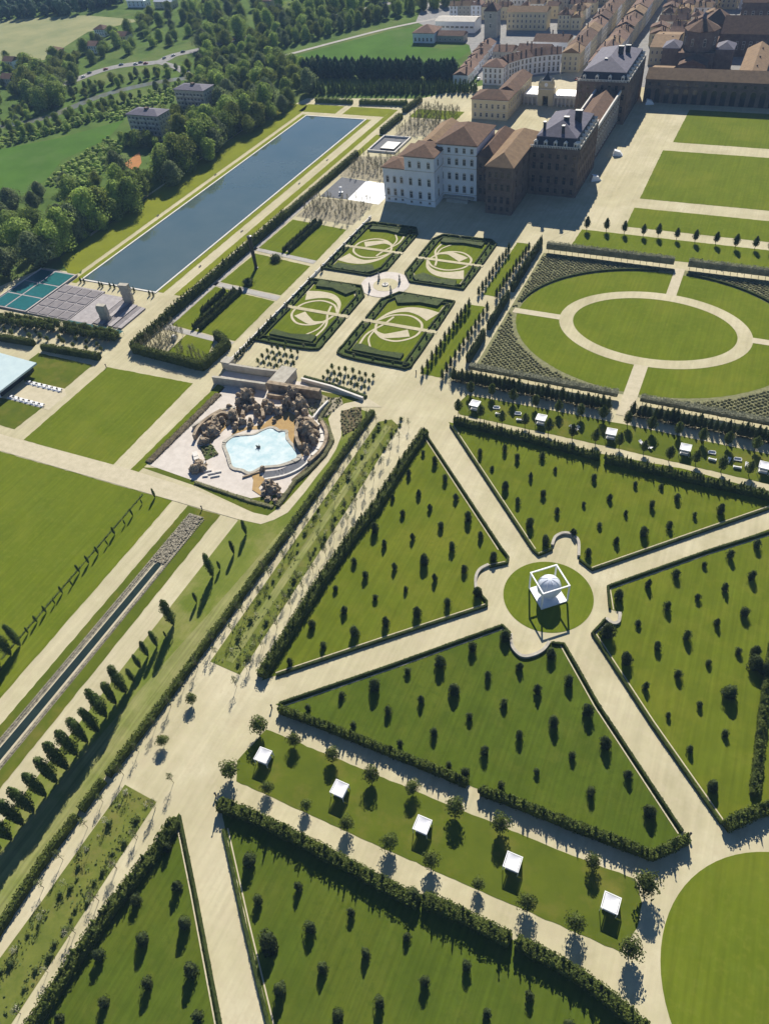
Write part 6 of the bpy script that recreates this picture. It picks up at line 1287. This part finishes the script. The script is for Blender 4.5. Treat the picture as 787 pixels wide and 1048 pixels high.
# black tree rows and conifer screen beyond the pool
for u0, u1, lab in ((-357, -345, 'first'), (-341, -313, 'second'), (-308, -257, 'third'), (-251, -229, 'fourth')):
    i = 0
    for r in (0, 1):
        u = u0
        while u <= u1:
            i += 1; s = rg.uniform(.85, 1.05); tag(obj('dark_tree', DK[i % 3], None, (u, 591+r*6+rg.uniform(-.6, .6)+(u+300)*.07, 0), i, s), f'black green tree in the {lab} block beyond the pool, {ORD(i)} {"along its front" if r == 0 else "counting into its back"}', 'tree', 'black tree screen beyond the pool'); u += 4.9
i = 0
for r in range(2):
    u = -332
    while u < -200:
        i += 1; tag(obj('conifer', CN[i % 2], None, (u+rg.uniform(-.4, .4), 550+(u+332)*.16+r*5+rg.uniform(-.5, .5), 0), i, rg.uniform(.75, 1.1)), f'green conifer in the {"front" if r == 0 else "back"} line beyond the pool, {ORD(i)} from the left', 'conifer', 'conifer screen beyond the pool'); u += 3.9
hedge('far_hedge', [(-318, 532.5), (-287, 534)], 3, 3, 'forest', 'low green hedge beyond the far pool end, left piece', 'hedges beyond the pool', leaf=.8, dens=40, jag=1.2)
hedge('far_hedge', [(-281, 534), (-243, 537)], 3, 3, 'forest', 'low green hedge beyond the far pool end, right piece', 'hedges beyond the pool', leaf=.8, dens=40, jag=1.2)
i = 0
for p in fill(GP([(478, 95), (520, 95), (470, 88), (440, 88)]), 4, random.Random(8), 500, 12): pass
# far wood at the top left corner: one dark mass
fm = MB(); rg3 = random.Random(6); poly = GP([(-120, 20), (20, 19), (88, 14), (118, 6), (135, -6), (-120, -30)])
for k, p in enumerate(fill(poly, 9, rg3, 2600, 420)): crown(fm, 'round', rg3.uniform(5, 7.5), 0, rg3.uniform(12, 17), 90, 2.4, 500+k, .5, .85, 0, p)
tag(obj('woods', fm.mesh('woods', 'darkwood')), 'far dark wood closing the top left corner', 'wood', kind='stuff')
fm = MB(); poly = [(-1500, 900), (-420, 1020), (-150, 1040), (300, 1040), (300, 1160), (-1500, 1200)]
for k, p in enumerate(fill(poly, 20, rg3, 3000, 500)): crown(fm, 'round', rg3.uniform(7, 10), 0, rg3.uniform(11, 16), 60, 3, 1500+k, .5, .85, 0, p)
tag(obj('woods', fm.mesh('woods', 'forest')), 'distant belt of trees closing the view behind the town', 'wood', kind='stuff')
hb = MB(); rg4 = random.Random(17)
for poly, n in ((GP([(45, 190), (70, 168), (112, 142), (128, 150), (95, 190)]), 130), (GP([(100, 120), (160, 95), (210, 78), (205, 98), (140, 112), (120, 125)]), 130), (GP([(-10, 142), (60, 128), (110, 112), (100, 122), (50, 138), (0, 152)]), 110)):
    for p in fill(poly, 3.2, rg4, 2500, n): crown(hb, 'round', rg4.uniform(1.4, 2.6), 0, rg4.uniform(1.8, 3.6), 26, .9, rg4.randrange(9999), .4, .8, 0, p)
tag(obj('undergrowth', hb.mesh('undergrowth', 'forest')), 'rough bushes growing between the meadow and the river', 'bushes', kind='stuff')
# ================================================================== CARS
def car_mesh(m):
    b = MB(); b.box(-2.2, 2.2, -.9, .9, .3, .95, 0)
    b.add([(-1.6, -.85, .95), (1.1, -.85, .95), (1.1, .85, .95), (-1.6, .85, .95), (-1.2, -.7, 1.5), (.5, -.7, 1.5), (.5, .7, 1.5), (-1.2, .7, 1.5)], [(0, 1, 5, 4), (1, 2, 6, 5), (2, 3, 7, 6), (3, 0, 4, 7)], 1)
    b.add([(-1.2, -.7, 1.5), (.5, -.7, 1.5), (.5, .7, 1.5), (-1.2, .7, 1.5)], [(0, 1, 2, 3)], 0)
    for x in (-1.35, 1.35):
        for s in (-1, 1): b.tube((x, s*.92, .34), (x, s*.7, .34), .34, None, 10, 2)
    return b.mesh('car', [m, 'glass', 'darkmetal'])
cars = [car_mesh(c) for c in CARC]
CN_ = ['silver', 'black', 'red', 'blue grey']
carp = [(84, 80), (95, 76), (111, 71.5), (124, 68), (142, 62.5), (146, 61), (154, 60.5), (158, 59.5), (172, 56.5), (186, 53), (240, 40), (268, 33), (318, 22), (340, 17), (356, 12.5)]
rp = smooth(road, 10)
for i, (px, py) in enumerate(carp):
    g = G(px, py); k = min(range(len(rp)-1), key=lambda j: (rp[j][0]-g[0])**2+(rp[j][1]-g[1])**2); a = math.atan2(rp[k+1][1]-rp[k][1], rp[k+1][0]-rp[k][0])
    s = 2.2 if i % 2 else -2.2; x, y = rp[k][0]-math.sin(a)*s, rp[k][1]+math.cos(a)*s
    tag(obj('car', cars[i % 4], None, (x, y, .15), a), f'{CN_[i % 4]} car on the river road, {ORD(i+1)} from the left', 'car', 'cars on the river road')
for i, (u, v, a) in enumerate(((-205, 578, 1.5), (-208, 586, 1.5), (-210, 600, 1.6), (-136, 610, 1.57), (-133, 640, 1.57), (-134, 700, 1.57), (-137, 660, 1.57), (-137, 690, 1.57), (-137, 725, 1.57), (-130, 770, 1.57))):
    tag(obj('car', cars[(i*3+1) % 4], None, (u, v, .18), a), f'{CN_[(i*3+1) % 4]} car parked by the gate square or main street, {ORD(i+1)} going away', 'car', 'cars in the town')
# street lamps and pavilion bits left out of view keep their places
for o in list(bpy.data.objects):
    if o.get('unused'):
        for c in list(o.children): bpy.data.objects.remove(c)
        bpy.data.objects.remove(o)
# ================================================================== AIR
hz = MB(); hz.box(-1500, 700, -160, 1700, -1, 186)
hm = bpy.data.materials.new('haze'); hm.use_nodes = True; hn_ = hm.node_tree.nodes; hn_.remove(hn_['Principled BSDF'])
pv = hn_.new('ShaderNodeVolumePrincipled'); pv.inputs['Color'].default_value = (.4, .63, 1, 1); pv.inputs['Density'].default_value = .00009; pv.inputs['Anisotropy'].default_value = 0
hm.node_tree.links.new(pv.outputs[0], hn_['Material Output'].inputs['Volume'])
M['haze'] = hm
tag(obj('haze', hz.mesh('haze', 'haze')), 'thin pale blue haze over the far town and woods', 'haze', kind='stuff')
for o in bpy.data.objects:
    if o.parent is None and o.get('label') and not words_ok(o['label']): print('LONG', o.name, o['label'])
seen_ = {}
for o in bpy.data.objects:
    if o.get('label'): seen_.setdefault(o['label'], []).append(o.name)
for k_, v_ in seen_.items():
    if len(v_) > 1: print('DUP', k_, v_[:4])
